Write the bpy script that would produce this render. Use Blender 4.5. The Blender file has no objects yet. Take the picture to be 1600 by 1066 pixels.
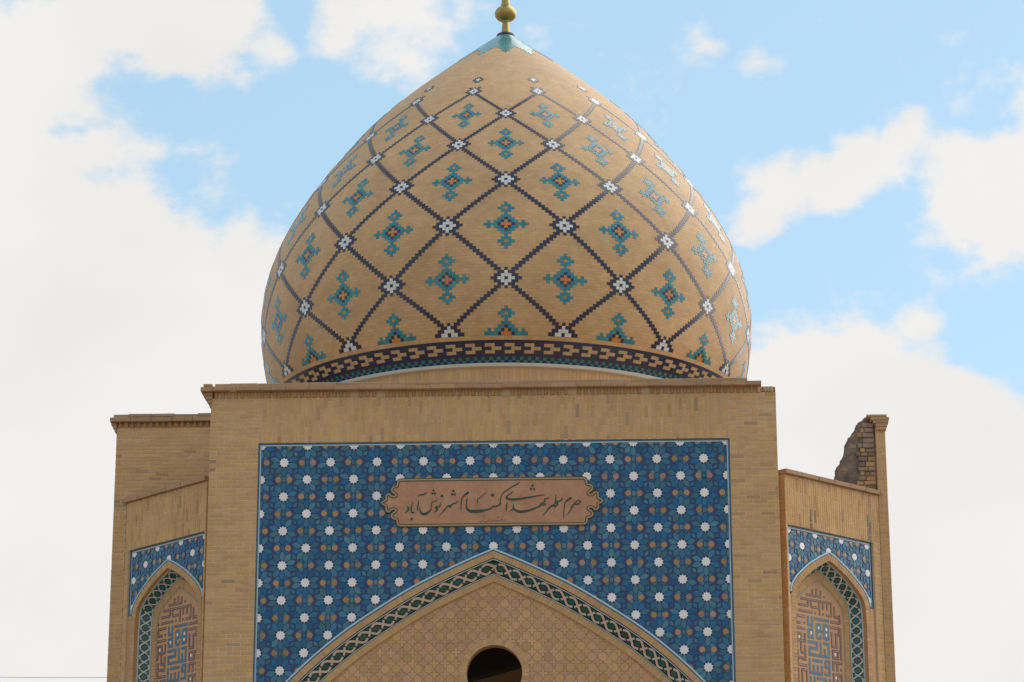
import bpy, math, random
from mathutils import Vector, Matrix, geometry
random.seed(7)
scene = bpy.context.scene
COL = scene.collection
ZO = 1.6                       # eye height: local heights are measured from the camera's eye
PI = math.pi

# ---------------------------------------------------------------- camera
cam_d = bpy.data.cameras.new('camera')
cam = bpy.data.objects.new('camera', cam_d); COL.objects.link(cam)
F_PX, PITCH, YAW, ROLL, CX, CD = 4160.66, 0.282986, 0.034504, -0.0027705, 1.72036, 41.06097
cp, sp, cy, sy = math.cos(PITCH), math.sin(PITCH), math.cos(YAW), math.sin(YAW)
fwd = Vector((-sy*cp, cy*cp, sp)); rgt = Vector((cy, sy, 0)); upv = rgt.cross(fwd)
r2 = math.cos(ROLL)*rgt + math.sin(ROLL)*upv
u2 = -math.sin(ROLL)*rgt + math.cos(ROLL)*upv
M = Matrix(((r2.x, u2.x, -fwd.x), (r2.y, u2.y, -fwd.y), (r2.z, u2.z, -fwd.z))).to_4x4()
M.translation = (CX, -CD, ZO)
cam.matrix_world = M
cam_d.sensor_width = 36; cam_d.lens = F_PX/1600*36
cam_d.clip_start = 0.5; cam_d.clip_end = 20000
scene.camera = cam

# ---------------------------------------------------------------- sun, sky, exposure
SUN_AZ, SUN_EL = math.radians(122), math.radians(40)     # azimuth from the facade's normal towards the right
S = Vector((math.cos(SUN_EL)*math.sin(SUN_AZ), -math.cos(SUN_EL)*math.cos(SUN_AZ), math.sin(SUN_EL)))
sun_d = bpy.data.lights.new('sun', 'SUN'); sun_d.energy = 2.9; sun_d.angle = math.radians(75)
sun_d.color = (1.0, 0.93, 0.82)
sun = bpy.data.objects.new('sun', sun_d); COL.objects.link(sun)
sun.rotation_euler = S.to_track_quat('Z', 'Y').to_euler(); sun.location = S*60
vs = scene.view_settings
vs.view_transform = 'Standard'; vs.look = 'None'; vs.gamma = 1; vs.use_curve_mapping = False
vs.exposure = 0.0

world = bpy.data.worlds.new('World'); scene.world = world; world.use_nodes = True
nt = world.node_tree; N = nt.nodes; Lk = nt.links; N.clear()
def wmath(op, a, b=None, clamp=False):
    n = N.new('ShaderNodeMath'); n.operation = op; n.use_clamp = clamp
    for i, v in enumerate((a, b)):
        if v is None: continue
        if isinstance(v, (int, float)): n.inputs[i].default_value = v
        else: Lk.new(v, n.inputs[i])
    return n.outputs[0]
sky = N.new('ShaderNodeTexSky'); sky.sky_type = 'NISHITA'; sky.sun_disc = False
sky.sun_elevation = SUN_EL; sky.sun_rotation = math.atan2(S.x, S.y)
sky.air_density = 1.0; sky.dust_density = 1.6; sky.ozone_density = 1.2; sky.altitude = 900
SEED = 0.93
tc = N.new('ShaderNodeTexCoord'); DIR = tc.outputs['Generated']
def noise(scale, detail, rough, vec, dist=0.0):
    n = N.new('ShaderNodeTexNoise'); n.inputs['Scale'].default_value = scale
    n.inputs['Detail'].default_value = detail; n.inputs['Roughness'].default_value = rough
    n.inputs['Distortion'].default_value = dist; Lk.new(vec, n.inputs['Vector']); return n.outputs['Fac']
mp = N.new('ShaderNodeMapping'); mp.inputs['Scale'].default_value = (1, 1, 1.45); mp.inputs['Location'].default_value = (SEED, SEED*.37, SEED*.71); Lk.new(DIR, mp.inputs['Vector'])
n1 = noise(17, 10, 0.60, mp.outputs[0], 0.12); n2 = noise(3.2, 3, 0.5, mp.outputs[0])
def skydir(px, py):            # bearing of a cloud
    return (fwd + r2*((px-800)/F_PX) + u2*((533-py)/F_PX)).normalized()
BLOBS = [  # bearing, angular radius (px of the photograph), weight
 (-260,120,330,1.1),(60,60,230,.70),(250,10,190,.74),(330,45,80,.52),(150,150,60,.42),(190,235,110,.62),(215,310,95,.66),(110,290,140,.62),(10,170,110,.42),(20,500,320,1.5),(300,570,270,1.5),(180,720,300,1.5),
 (420,520,190,1.1),(-150,800,360,1.3),(90,1000,260,1.3),(20,900,160,.9),(575,30,130,.46),(422,76,55,.42),(310,255,80,.42),
 (1535,150,80,.46),(1625,150,80,.55),(1305,300,75,.45),(1350,260,75,.40),(1430,250,90,.46),(1500,290,115,.72),(1575,290,125,.80),(1650,260,120,.80),(1440,350,60,.40),
 (1240,315,50,.36),(1190,362,60,.42),(1440,510,48,.44),(1085,60,60,.40),(1195,100,50,.34),(1230,665,190,1.4),(1330,630,135,1.1),(1400,800,300,1.5),(1560,900,330,1.5),(1200,900,300,1.4),(1570,600,60,.40)]
acc = None
for (bx, by, br, bw) in BLOBS:
    dt = N.new('ShaderNodeVectorMath'); dt.operation = 'DOT_PRODUCT'
    Lk.new(DIR, dt.inputs[0]); dt.inputs[1].default_value = skydir(bx, by)
    c0 = math.cos(br/F_PX)
    v = wmath('MULTIPLY', wmath('SUBTRACT', dt.outputs['Value'], c0), 1/(1-c0), True)
    v = wmath('MULTIPLY', v, bw)
    acc = v if acc is None else wmath('MAXIMUM', acc, v)
low = wmath('MULTIPLY', wmath('SUBTRACT', n2, 0.5), 1.0)
# away from the bearings above the same broken cloud goes on, driven by the slow noise
field = wmath('ADD', wmath('MULTIPLY', wmath('SUBTRACT', n1, 0.5), 3.1), acc)
dq = N.new('ShaderNodeVectorMath'); dq.operation = 'DOT_PRODUCT'; Lk.new(DIR, dq.inputs[0]); dq.inputs[1].default_value = fwd
far = wmath('MULTIPLY', wmath('SUBTRACT', 0.965, dq.outputs['Value']), 12.0, True)
field = wmath('ADD', field, wmath('MULTIPLY', far, wmath('ADD', low, 0.42)))
mr = N.new('ShaderNodeMapRange'); mr.interpolation_type = 'SMOOTHSTEP'
mr.inputs['From Min'].default_value = 0.16; mr.inputs['From Max'].default_value = 0.66
Lk.new(field, mr.inputs['Value'])
n3 = noise(10, 4, 0.5, mp.outputs[0])
cr = N.new('ShaderNodeValToRGB'); Lk.new(n3, cr.inputs['Fac'])
cr.color_ramp.elements[0].position = 0.3; cr.color_ramp.elements[0].color = (5.62, 5.55, 5.40, 1)
cr.color_ramp.elements[1].position = 0.62; cr.color_ramp.elements[1].color = (5.95, 5.9, 5.8, 1)
# thin high veil whitens the clear blue as in the photograph
veil = N.new('ShaderNodeMix'); veil.data_type = 'RGBA'; veil.inputs['Factor'].default_value = 0.55
Lk.new(sky.outputs[0], veil.inputs['A']); veil.inputs['B'].default_value = (4.05, 6.15, 7.35, 1)
mix = N.new('ShaderNodeMix'); mix.data_type = 'RGBA'
Lk.new(mr.outputs[0], mix.inputs['Factor']); Lk.new(veil.outputs['Result'], mix.inputs['A']); Lk.new(cr.outputs[0], mix.inputs['B'])
bg = N.new('ShaderNodeBackground'); bg.inputs['Strength'].default_value = 0.15
Lk.new(mix.outputs['Result'], bg.inputs['Color'])
wo = N.new('ShaderNodeOutputWorld'); Lk.new(bg.outputs[0], wo.inputs['Surface'])
scene.cycles.max_bounces = 6
PLQ=[(-1.4443,0.3695),(-1.4786,0.3532),(-1.4963,0.3126),(-1.5023,0.27),(-1.5502,0.2594),(-1.5807,0.2338),(-1.5876,0.1996),(-1.5674,0.1689),(-1.5328,0.1463),(-1.5189,0.1203),(-1.5486,0.0984),(-1.5939,0.1072),(-1.6186,0.1352),(-1.6458,0.1401),(-1.671,0.1219),(-1.6769,0.0803),(-1.6783,0.048),(-1.7125,0.0299),(-1.7501,-0.002)]
PLC=(-0.0214,9.311)
STR=[[(-1.3714,9.2494,0.009),(-1.3487,9.2353,0.0271),(-1.3395,9.2122,0.0316),(-1.3528,9.1846,0.0271),(-1.3752,9.1619,0.0163),(-1.3976,9.1418,0.0054)],[(-1.2754,9.3286,0.0072),(-1.2877,9.2808,0.0145),(-1.2972,9.2255,0.0199),(-1.2968,9.1795,0.0235),(-1.2849,9.1535,0.0307),(-1.2604,9.1468,0.0235),(-1.2606,9.1625,0.009)],[(-1.1843,9.3535,0.009),(-1.191,9.2798,0.0181),(-1.1969,9.2245,0.0181),(-1.2038,9.1711,0.0054)],[(-1.1956,9.4118,0.009),(-1.1605,9.4364,0.0217),(-1.1198,9.436,0.0235),(-1.0747,9.4586,0.0199),(-1.0387,9.4832,0.0072)],[(-0.8888,9.3522,0.0072),(-0.9158,9.3276,0.0163),(-0.9429,9.3251,0.0126),(-0.9654,9.3143,0.0145),(-0.9788,9.2867,0.0163),(-0.9741,9.2498,0.0126),(-0.9918,9.1947,0.0163),(-1.0277,9.1536,0.0325),(-1.0726,9.1264,0.0434),(-1.1177,9.1269,0.0416),(-1.1495,9.1595,0.0271),(-1.1616,9.2057,0.0163),(-1.1592,9.2471,0.0072)],[(-0.8317,9.3082,0.009),(-0.8406,9.2668,0.0163),(-0.8612,9.2394,0.0199),(-0.8928,9.2443,0.0271),(-0.9089,9.2214,0.0253),(-0.8836,9.2073,0.0253),(-0.897,9.1799,0.0253),(-0.9419,9.1481,0.0072)],[(-0.8745,9.0715,0.0043),(-0.8178,9.1385,0.0114),(-0.7753,9.1854,0.0186),(-0.7363,9.2359,0.02),(-0.7043,9.2538,0.0285),(-0.6829,9.2426,0.04),(-0.6651,9.2643,0.0228),(-0.6332,9.2894,0.0186),(-0.6046,9.2891,0.0186),(-0.5797,9.3107,0.0157),(-0.5584,9.3345,0.0057)],[(-0.3947,9.4729,0.0428),(-0.4161,9.4512,0.04),(-0.4374,9.4354,0.0314),(-0.4695,9.408,0.0228),(-0.4944,9.3718,0.0171),(-0.5064,9.3282,0.0157),(-0.5105,9.2626,0.0157),(-0.5117,9.1971,0.0114),(-0.513,9.1426,0.0043)],[(-0.4088,9.3891,0.0071),(-0.4194,9.3418,0.0171),(-0.4264,9.2763,0.02),(-0.4227,9.2253,0.0285),(-0.3977,9.185,0.0385),(-0.3549,9.1627,0.0471),(-0.2766,9.1583,0.05),(-0.1912,9.1661,0.0443),(-0.12,9.1785,0.03),(-0.0488,9.1995,0.0228),(0.001,9.2354,0.0228),(0.0366,9.235,0.0243),(0.0794,9.2527,0.0214),(0.1079,9.2706,0.03),(0.1094,9.3143,0.0186),(0.1151,9.358,0.0157),(0.1294,9.4088,0.0157),(0.158,9.4523,0.0171),(0.2151,9.4955,0.0214),(0.2959,9.553,0.0214),(0.3794,9.5923,0.0186),(0.4224,9.6321,0.0057)],[(-0.12,9.459,0.0057),(-0.1771,9.4048,0.0093),(-0.227,9.3689,0.0107),(-0.2519,9.34,0.0143),(-0.2483,9.3108,0.0143),(-0.2589,9.2745,0.0057)],[(0.2147,9.2986,0.0071),(0.2096,9.2404,0.02),(0.206,9.1968,0.0186),(0.2023,9.1533,0.0057)],[(0.3138,9.4772,0.0086),(0.2815,9.45,0.0162),(0.2276,9.412,0.0183),(0.2092,9.3847,0.0259),(0.2274,9.357,0.0366),(0.3081,9.3451,0.0356),(0.4156,9.355,0.0323),(0.5232,9.3703,0.0302),(0.6308,9.389,0.0237),(0.7384,9.4065,0.0172),(0.8245,9.4166,0.0065)],[(0.2198,9.3053,0.0065),(0.2111,9.2417,0.0183),(0.2056,9.1978,0.0162),(0.2023,9.1517,0.0043)],[(0.2538,9.1501,0.0065),(0.2915,9.1749,0.0162),(0.313,9.1989,0.0216),(0.3132,9.2406,0.0183),(0.324,9.2603,0.0065)],[(0.3131,9.2241,0.0151),(0.3452,9.1744,0.0302),(0.4042,9.1496,0.041),(0.4794,9.1488,0.0388),(0.5653,9.1666,0.0334),(0.6514,9.1986,0.0269),(0.716,9.2253,0.0248),(0.7483,9.2558,0.028),(0.7614,9.2853,0.0194)],[(0.7613,9.2743,0.0129),(0.7805,9.2521,0.0216),(0.8235,9.2572,0.0172),(0.8108,9.2848,0.0129),(0.7893,9.274,0.0108)],[(0.7505,9.2634,0.0194),(0.7969,9.2992,0.0151),(0.8347,9.3252,0.0108)],[(0.7971,9.3234,0.0086),(0.8112,9.3452,0.0172),(0.8349,9.3582,0.0172),(0.8585,9.3557,0.0151),(0.8834,9.3819,0.0086)],[(0.7742,9.0821,0.0054),(0.8227,9.1255,0.0162),(0.866,9.1853,0.0216),(0.9092,9.2288,0.0237),(0.9523,9.247,0.0323),(0.9715,9.2204,0.0237),(0.993,9.2356,0.0216),(1.019,9.2639,0.0216),(1.0063,9.286,0.0151),(1.0494,9.3119,0.0183),(1.0819,9.3368,0.0216),(1.0982,9.362,0.0129)],[(0.9911,9.4148,0.0065),(0.9874,9.3433,0.0151),(0.9762,9.2775,0.0162),(0.9523,9.2448,0.0108)],[(0.9761,9.2687,0.0108),(1.0151,9.3189,0.0129),(1.0257,9.299,0.0151),(0.9933,9.2685,0.0129)],[(1.2346,9.3649,0.0366),(1.2108,9.3498,0.0388),(1.173,9.3249,0.0259),(1.1406,9.2922,0.0172),(1.1219,9.243,0.014),(1.1159,9.1662,0.014),(1.1099,9.0896,0.0108),(1.1062,9.0293,0.0043)],[(1.1496,9.0837,0.0054),(1.1982,9.127,0.0162),(1.2309,9.187,0.0205),(1.2582,9.2416,0.0205),(1.2853,9.2687,0.0248),(1.3174,9.2574,0.0237),(1.355,9.2713,0.0216),(1.3747,9.304,0.0183),(1.3523,9.323,0.0151),(1.3178,9.3046,0.0183),(1.2907,9.2797,0.0129)]]
DOT=[(-1.2912,9.0459,0.0379),(-0.9662,9.4556,0.0289),(-0.9283,9.4552,0.0289),(-0.9484,9.5081,0.0271),(-0.8142,9.4124,0.0361),(-0.6324,9.49,0.0314),(-0.6515,9.4377,0.0314),(-0.6108,9.435,0.0314),(-0.0131,9.4213,0.0414),(0.5938,9.5105,0.0302),(0.6422,9.5122,0.0302),(0.6209,9.5654,0.0302)]
SML=[[(-0.216,9.0015,0.0057),(-0.1982,8.9868,0.01),(-0.184,8.9939,0.01),(-0.1733,9.0192,0.0057)],[(-0.1591,9.0082,0.0057),(-0.1342,8.9898,0.01),(-0.1058,8.9931,0.01),(-0.0987,9.0184,0.0057)],[(-0.1484,9.0334,0.0057),(-0.1236,9.055,0.0086)],[(-0.0916,8.9966,0.0057),(-0.0631,9.018,0.01),(-0.0418,9.0396,0.0057)],[(-0.0347,9.0069,0.0057),(-0.0062,9.0102,0.01),(0.0009,9.0246,0.0057)],[(0.008,9.0064,0.0071),(0.0648,9.0058,0.01),(0.0791,9.0238,0.0057)],[(0.0862,9.0056,0.0057),(0.1288,9.0161,0.0114),(0.1395,9.045,0.0057)],[(0.143,9.0159,0.0071),(0.1786,9.0083,0.0086),(0.1893,9.0336,0.0057)],[(0.0507,9.0459,0.0057),(0.0934,9.0709,0.0071)],[(0.1289,9.056,0.0057),(0.1716,9.07,0.0071)]]
SMD=[(-0.152,9.0843,0.0186)]
KP=[(-0.271,8.182,0.092,8.182),(-0.112,8.193,-0.112,8.279),(-0.013,8.185,-0.013,8.305),(0.087,8.187,0.087,8.282),(-0.41,8.105,0.353,8.105),(0.346,7.891,0.346,8.111),(0.217,7.891,0.34,7.891),(0.138,7.983,0.138,8.101),(0.242,7.983,0.242,8.103),(-0.231,8.007,-0.231,8.093),(-0.466,7.998,-0.234,7.998),(-0.158,7.99,-0.158,8.079),(-0.16,7.989,0.034,7.989),(0.05,7.875,0.05,8.09),(-0.466,7.9,-0.134,7.9),(0.423,7.892,0.423,8.05),(0.418,7.889,0.549,7.889),(0.548,7.798,0.548,7.924),(0.318,7.796,0.544,7.796),(-0.55,7.807,-0.325,7.807),(-0.543,7.69,-0.543,7.799),(-0.546,7.693,-0.43,7.693),(-0.559,7.608,-0.324,7.608),(-0.542,7.291,-0.542,7.514),(-0.536,7.515,-0.421,7.515),(-0.428,7.411,-0.428,7.515),(-0.542,7.4,-0.323,7.4),(-0.336,7.399,-0.336,7.531),(-0.437,7.211,-0.437,7.373),(-0.441,7.212,-0.332,7.212),(-0.339,7.091,-0.339,7.33),(-0.395,7.104,-0.345,7.104),(-0.528,6.994,-0.528,7.24),(-0.534,7.002,-0.308,7.002),(-0.528,7.117,-0.406,7.117),(-0.524,6.72,-0.524,6.942),(-0.432,6.73,-0.432,6.937),(-0.427,6.93,-0.3,6.93),(-0.317,6.742,-0.317,6.934),(0.313,7.704,0.551,7.704),(0.529,7.6,0.529,7.703),(0.421,7.598,0.526,7.598),(0.338,7.383,0.338,7.626),(0.332,7.391,0.462,7.391),(0.444,7.395,0.444,7.591),(0.555,7.189,0.555,7.707),(0.339,7.316,0.552,7.316),(0.347,7.191,0.347,7.316),(0.344,7.197,0.486,7.197),(0.473,7.197,0.473,7.314),(0.328,7.125,0.565,7.125),(0.348,6.997,0.348,7.122),(0.448,6.993,0.448,7.125),(0.329,6.927,0.566,6.927),(0.35,6.809,0.35,6.929),(0.451,6.82,0.451,6.924),(0.546,6.83,0.546,6.926)]
KB=[(-0.086,7.801,0.272,7.801),(-0.247,7.679,-0.247,7.824),(-0.147,7.494,-0.147,7.825),(-0.25,7.684,-0.145,7.684),(-0.254,7.602,-0.15,7.602),(-0.246,7.479,-0.246,7.603),(-0.249,7.485,-0.121,7.485),(-0.038,7.487,-0.038,7.721),(-0.032,7.714,0.055,7.714),(0.052,7.599,0.052,7.724),(-0.038,7.604,0.138,7.604),(-0.044,7.488,0.071,7.488),(0.063,7.492,0.063,7.542),(0.144,7.717,0.267,7.717),(0.143,7.493,0.143,7.719),(0.249,7.494,0.249,7.72),(0.137,7.497,0.255,7.497),(0.143,7.603,0.249,7.603),(-0.264,7.406,-0.02,7.406),(-0.046,7.306,-0.046,7.402),(-0.246,7.307,-0.025,7.307),(-0.231,7.188,-0.231,7.304),(-0.252,7.199,0.262,7.199),(0.052,7.204,0.052,7.429),(0.245,7.202,0.245,7.421),(0.121,7.413,0.262,7.413),(0.148,7.207,0.148,7.324),(-0.238,6.895,-0.238,7.127),(-0.256,6.899,0.082,6.899),(-0.143,6.898,-0.143,7.029),(-0.039,6.897,-0.039,7.033),(0.062,6.902,0.062,7.036),(-0.164,7.109,0.081,7.109),(0.159,7.125,0.27,7.125),(0.156,7.02,0.156,7.119),(0.154,7.025,0.252,7.025),(0.252,6.902,0.252,7.127),(0.129,6.909,0.258,6.909),(-0.226,6.749,-0.226,6.836),(-0.129,6.759,-0.129,6.839),(-0.063,6.82,0.171,6.82),(0.158,6.789,0.158,6.816),(0.253,6.799,0.253,6.833)]
KD=[(0.179,8.191),(-0.059,7.899),(0.135,7.897),(-0.545,7.898),(-0.347,7.703),(0.542,7.016)]
KW=[(-0.481,7.459),(0.402,7.264),(0.404,6.877),(-0.187,7.556),(0.005,7.656),(0.2,7.651),(0.194,7.557)]
KR=[(0.151,6.973)]
# ---------------------------------------------------------------- materials
def mat(name, col, rough=0.8, spec=0.5, var=0.0, hue=0.0, noise_scale=0, noise_amt=0.0, bump=0.0, bump_scale=60, metallic=0.0, blotch=None, coat=0.0):
    """plain base colour, varied per object / per loose piece, with soil-like blotches and fine relief"""
    m = bpy.data.materials.new(name); m.use_nodes = True
    t = m.node_tree; n = t.nodes; l = t.links
    b = n['Principled BSDF']
    b.inputs['Roughness'].default_value = rough; b.inputs['Specular IOR Level'].default_value = spec
    b.inputs['Metallic'].default_value = metallic; b.inputs['IOR'].default_value = 1.54 if name.startswith('dome_') and name != 'dome_brick' else 1.5; b.inputs['Coat Weight'].default_value = coat
    b.inputs['Base Color'].default_value = (*col, 1)
    src = None
    geo = n.new('ShaderNodeNewGeometry')
    def nz(scale, detail=5):
        q = n.new('ShaderNodeTexNoise'); q.inputs['Scale'].default_value = scale; q.inputs['Detail'].default_value = detail
        q.inputs['Roughness'].default_value = 0.62
        l.new(geo.outputs['Position'], q.inputs['Vector']); return q.outputs['Fac']
    if var or hue:
        oi = n.new('ShaderNodeObjectInfo')
        a = n.new('ShaderNodeMath'); a.operation = 'ADD'; l.new(oi.outputs['Random'], a.inputs[0]); l.new(geo.outputs['Random Per Island'], a.inputs[1])
        fr = n.new('ShaderNodeMath'); fr.operation = 'FRACT'; l.new(a.outputs[0], fr.inputs[0])
        m2 = n.new('ShaderNodeMath'); m2.operation = 'MULTIPLY'; l.new(fr.outputs[0], m2.inputs[0]); m2.inputs[1].default_value = 7.31
        f2 = n.new('ShaderNodeMath'); f2.operation = 'FRACT'; l.new(m2.outputs[0], f2.inputs[0])
        hs = n.new('ShaderNodeHueSaturation'); hs.inputs['Color'].default_value = (*col, 1)
        for outp, sock, c0, amt in ((fr.outputs[0], 'Value', 1, var), (f2.outputs[0], 'Hue', 0.5, hue), (f2.outputs[0], 'Saturation', 1, var*0.6)):
            mr_ = n.new('ShaderNodeMapRange'); l.new(outp, mr_.inputs['Value'])
            mr_.inputs['To Min'].default_value = c0-amt; mr_.inputs['To Max'].default_value = c0+amt
            l.new(mr_.outputs[0], hs.inputs[sock])
        src = hs.outputs[0]
    if noise_scale:
        for sc, am in ((noise_scale, noise_amt), (noise_scale*9, noise_amt*0.7)):
            mr_ = n.new('ShaderNodeMapRange'); l.new(nz(sc), mr_.inputs['Value'])
            mr_.inputs['From Min'].default_value = 0.25; mr_.inputs['From Max'].default_value = 0.75
            mr_.inputs['To Min'].default_value = 1-am; mr_.inputs['To Max'].default_value = 1+am
            mx = n.new('ShaderNodeMix'); mx.data_type = 'RGBA'; mx.blend_type = 'MULTIPLY'; mx.inputs['Factor'].default_value = 1
            if src is None: mx.inputs['A'].default_value = (*col, 1)
            else: l.new(src, mx.inputs['A'])
            cb = n.new('ShaderNodeCombineColor')
            for k in range(3): l.new(mr_.outputs[0], cb.inputs[k])
            l.new(cb.outputs[0], mx.inputs['B']); src = mx.outputs['Result']
    if blotch:
        c2, sc, lo, hi, amt = blotch
        mr_ = n.new('ShaderNodeMapRange'); l.new(nz(sc, 7), mr_.inputs['Value'])
        mr_.inputs['From Min'].default_value = lo; mr_.inputs['From Max'].default_value = hi; mr_.inputs['To Max'].default_value = amt
        mx = n.new('ShaderNodeMix'); mx.data_type = 'RGBA'; l.new(mr_.outputs[0], mx.inputs['Factor'])
        if src is None: mx.inputs['A'].default_value = (*col, 1)
        else: l.new(src, mx.inputs['A'])
        mx.inputs['B'].default_value = (*c2, 1); src = mx.outputs['Result']
    if src is not None: l.new(src, b.inputs['Base Color'])
    if bump:
        bp = n.new('ShaderNodeBump'); bp.inputs['Strength'].default_value = bump; bp.inputs['Distance'].default_value = 0.01
        l.new(nz(bump_scale, 6), bp.inputs['Height']); l.new(bp.outputs[0], b.inputs['Normal'])
    return m

BR = (0.535, 0.324, 0.153)
M = {}
M['brick'] = mat('brick', BR, .85, .3, .075, .004, 0.55, .09, .5, 50, blotch=((.30,.22,.14), 2.2, .56, .78, .35))
M['brick_red'] = mat('brick_red', (.47, .27, .13), .85, .3, .13, .008, 0.55, .10, .5, 50)
M['brick_arch'] = mat('brick_arch', (.48, .29, .145), .85, .3, .12, .010, 0.8, .08, .4, 50)
M['brick_grey'] = mat('brick_grey', (.29, .225, .175), .9, .2, .28, .015, 2.5, .25, .8, 30)
M['mortar'] = mat('mortar', (.60, .46, .31), .95, .2, 0, 0, 1.0, .12, .5, 80)
M['mortar_dark'] = mat('mortar_dark', (.21, .165, .135), .95, .2, 0, 0, 5.0, .40, 1.0, 25, blotch=((.10,.085,.08), 9.0, .5, .7, .7))
M['brick_dark'] = mat('brick_dark', (.37, .235, .13), .9, .3, .15, .008)
M['brick_stain'] = mat('brick_stain', (.24, .185, .135), .9, .3, .22, .01)
M['brick_damp'] = mat('brick_damp', (.36, .265, .145), .9, .3, .15, .012)
M['terracotta'] = mat('terracotta', (.525, .303, .160), .85, .3, .10, .012, 1.0, .10, .5, 60)
M['terra_pink'] = mat('terra_pink', (.515, .303, .165), .85, .3, .10, .008, 1.0, .10, .5, 60)
M['terra_joint'] = mat('terra_joint', (.46, .275, .150), .95, .2)
M['coping'] = mat('coping', (.40, .25, .145), .9, .25, .10, .008, 1.5, .14, .6, 40, blotch=((.24,.19,.15), 3.0, .5, .72, .45))
M['plaque'] = mat('plaque', (.43, .215, .125), .6, .4, 0, 0, 3.0, .16, .3, 40, blotch=((.50,.31,.18), 5.0, .5, .7, .5))
M['plaque_line'] = mat('plaque_line', (.045, .060, .038), .5, .4)
M['plaque_band'] = mat('plaque_band', (.40, .255, .135), .6, .4)
M['ink'] = mat('ink', (.022, .060, .040), .45, .4)
M['ink_brown'] = mat('ink_brown', (.17, .075, .045), .5, .4)
GL = .22
M['white_tile'] = mat('white_tile', (.74, .70, .71), GL, .4, .06, 0, bump=.2, bump_scale=9)
M['amber_tile'] = mat('amber_tile', (.34, .185, .080), GL, .4, .20, .010)
M['blue_tile'] = mat('blue_tile', (.024, .126, .222), GL, .35, .24, .020, bump=.25, bump_scale=9)
M['indigo'] = mat('indigo', (.021, .044, .138), GL, .35)
M['light_line'] = mat('light_line', (.36, .50, .58), GL, .5, .08, 0)
M['blue_line'] = mat('blue_line', (.035, .105, .17), GL, .5)
M['night'] = mat('night', (.012, .022, .032), GL, .5)
M['green_tile'] = mat('green_tile', (.012, .095, .085), GL, .5, .22, .015)
M['teal_tile'] = mat('teal_tile', (.015, .15, .20), GL, .5, .20, .015)
M['pink_strap'] = mat('pink_strap', (.62, .48, .40), .4, .5, .06, 0)
M['pale_strap'] = mat('pale_strap', (.50, .50, .47), .4, .5, .06, 0)
M['purple_tile'] = mat('purple_tile', (.115, .042, .068), .35, .5, .10, 0)
M['kufic_blue'] = mat('kufic_blue', (.045, .112, .168), .35, .5, .12, .01)
M['zig'] = mat('zig', (.20, .27, .22), .4, .5, .2, .02)
M['dome_white'] = mat('dome_white', (.60, .60, .60), .27, .5, .05, 0)
M['dome_navy'] = mat('dome_navy', (.011, .015, .050), .27, .5, .15, 0)
M['dome_teal'] = mat('dome_teal', (.018, .195, .245), .27, .5, .14, .012)
M['dome_green'] = mat('dome_green', (.028, .150, .145), .27, .5, .14, .012)
M['dome_orange'] = mat('dome_orange', (.50, .19, .035), .27, .5, .10, .01)
M['dome_cap'] = mat('dome_cap', (.06, .26, .29), .22, .8, .18, .01)
M['dome_tan'] = mat('dome_tan', (.46, .30, .15), .4, .5, .10, .008)
M['dome_rim'] = mat('dome_rim', (.60, .60, .57), .45, .5)
M['brass'] = mat('brass', (.36, .265, .085), .38, .5, 0, 0, 6, .22, .3, 30, metallic=0.75)
M['dark_metal'] = mat('dark_metal', (.025, .03, .035), .5, .5)
M['interior'] = mat('interior', (.62, .46, .34), .9, .2, 0, 0, 2, .2)
M['beam'] = mat('beam', (.08, .08, .085), .9, .2)
M['roof'] = mat('roof', (.40, .33, .26), .95, .2, 0, 0, 1, .1)
M['ground'] = mat('ground', (.34, .27, .19), .95, .2, 0, 0, .3, .15, .5, 4)
M['cable'] = mat('cable', (.30, .30, .30), .6, .4)
M['pole'] = mat('pole', (.35, .34, .32), .8, .3, 0, 0, 1, .1)
# dome skin: small glazed bricks laid on the dome's own course grid (UV = column, course)
def dome_skin():
    m = mat('dome_brick', (.52, .325, .158), .55, .35, 0, 0, .5, .12, 0, blotch=((.40, .225, .112), 1.1, .46, .74, .55))
    t = m.node_tree; n = t.nodes; l = t.links; b = n['Principled BSDF']
    prev = b.inputs['Base Color'].links[0].from_socket
    uv = n.new('ShaderNodeUVMap'); uv.uv_map = 'courses'
    bt = n.new('ShaderNodeTexBrick'); l.new(uv.outputs[0], bt.inputs['Vector'])
    bt.offset = .5; bt.inputs['Scale'].default_value = 1; bt.inputs['Brick Width'].default_value = 2.0; bt.inputs['Row Height'].default_value = 1.0
    bt.inputs['Mortar Size'].default_value = .05; bt.inputs['Mortar Smooth'].default_value = .3; bt.inputs['Bias'].default_value = 0
    bt.inputs['Color1'].default_value = (.92, .91, .90, 1); bt.inputs['Color2'].default_value = (1.08, 1.07, 1.06, 1); bt.inputs['Mortar'].default_value = (.84, .82, .80, 1)
    mx = n.new('ShaderNodeMix'); mx.data_type = 'RGBA'; mx.blend_type = 'MULTIPLY'; mx.inputs['Factor'].default_value = 1
    l.new(prev, mx.inputs['A']); l.new(bt.outputs['Color'], mx.inputs['B']); l.new(mx.outputs['Result'], b.inputs['Base Color'])
    bp = n.new('ShaderNodeBump'); bp.inputs['Strength'].default_value = .5; bp.inputs['Distance'].default_value = .008; bp.invert = True
    l.new(bt.outputs['Fac'], bp.inputs['Height'])
    geo = n.new('ShaderNodeNewGeometry'); q = n.new('ShaderNodeTexNoise'); q.inputs['Scale'].default_value = 2.2; q.inputs['Detail'].default_value = 5
    l.new(geo.outputs['Position'], q.inputs['Vector'])
    b2 = n.new('ShaderNodeBump'); b2.inputs['Strength'].default_value = .35; b2.inputs['Distance'].default_value = .06
    l.new(q.outputs['Fac'], b2.inputs['Height']); l.new(bp.outputs[0], b2.inputs['Normal']); l.new(b2.outputs[0], b.inputs['Normal'])
    return m
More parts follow.
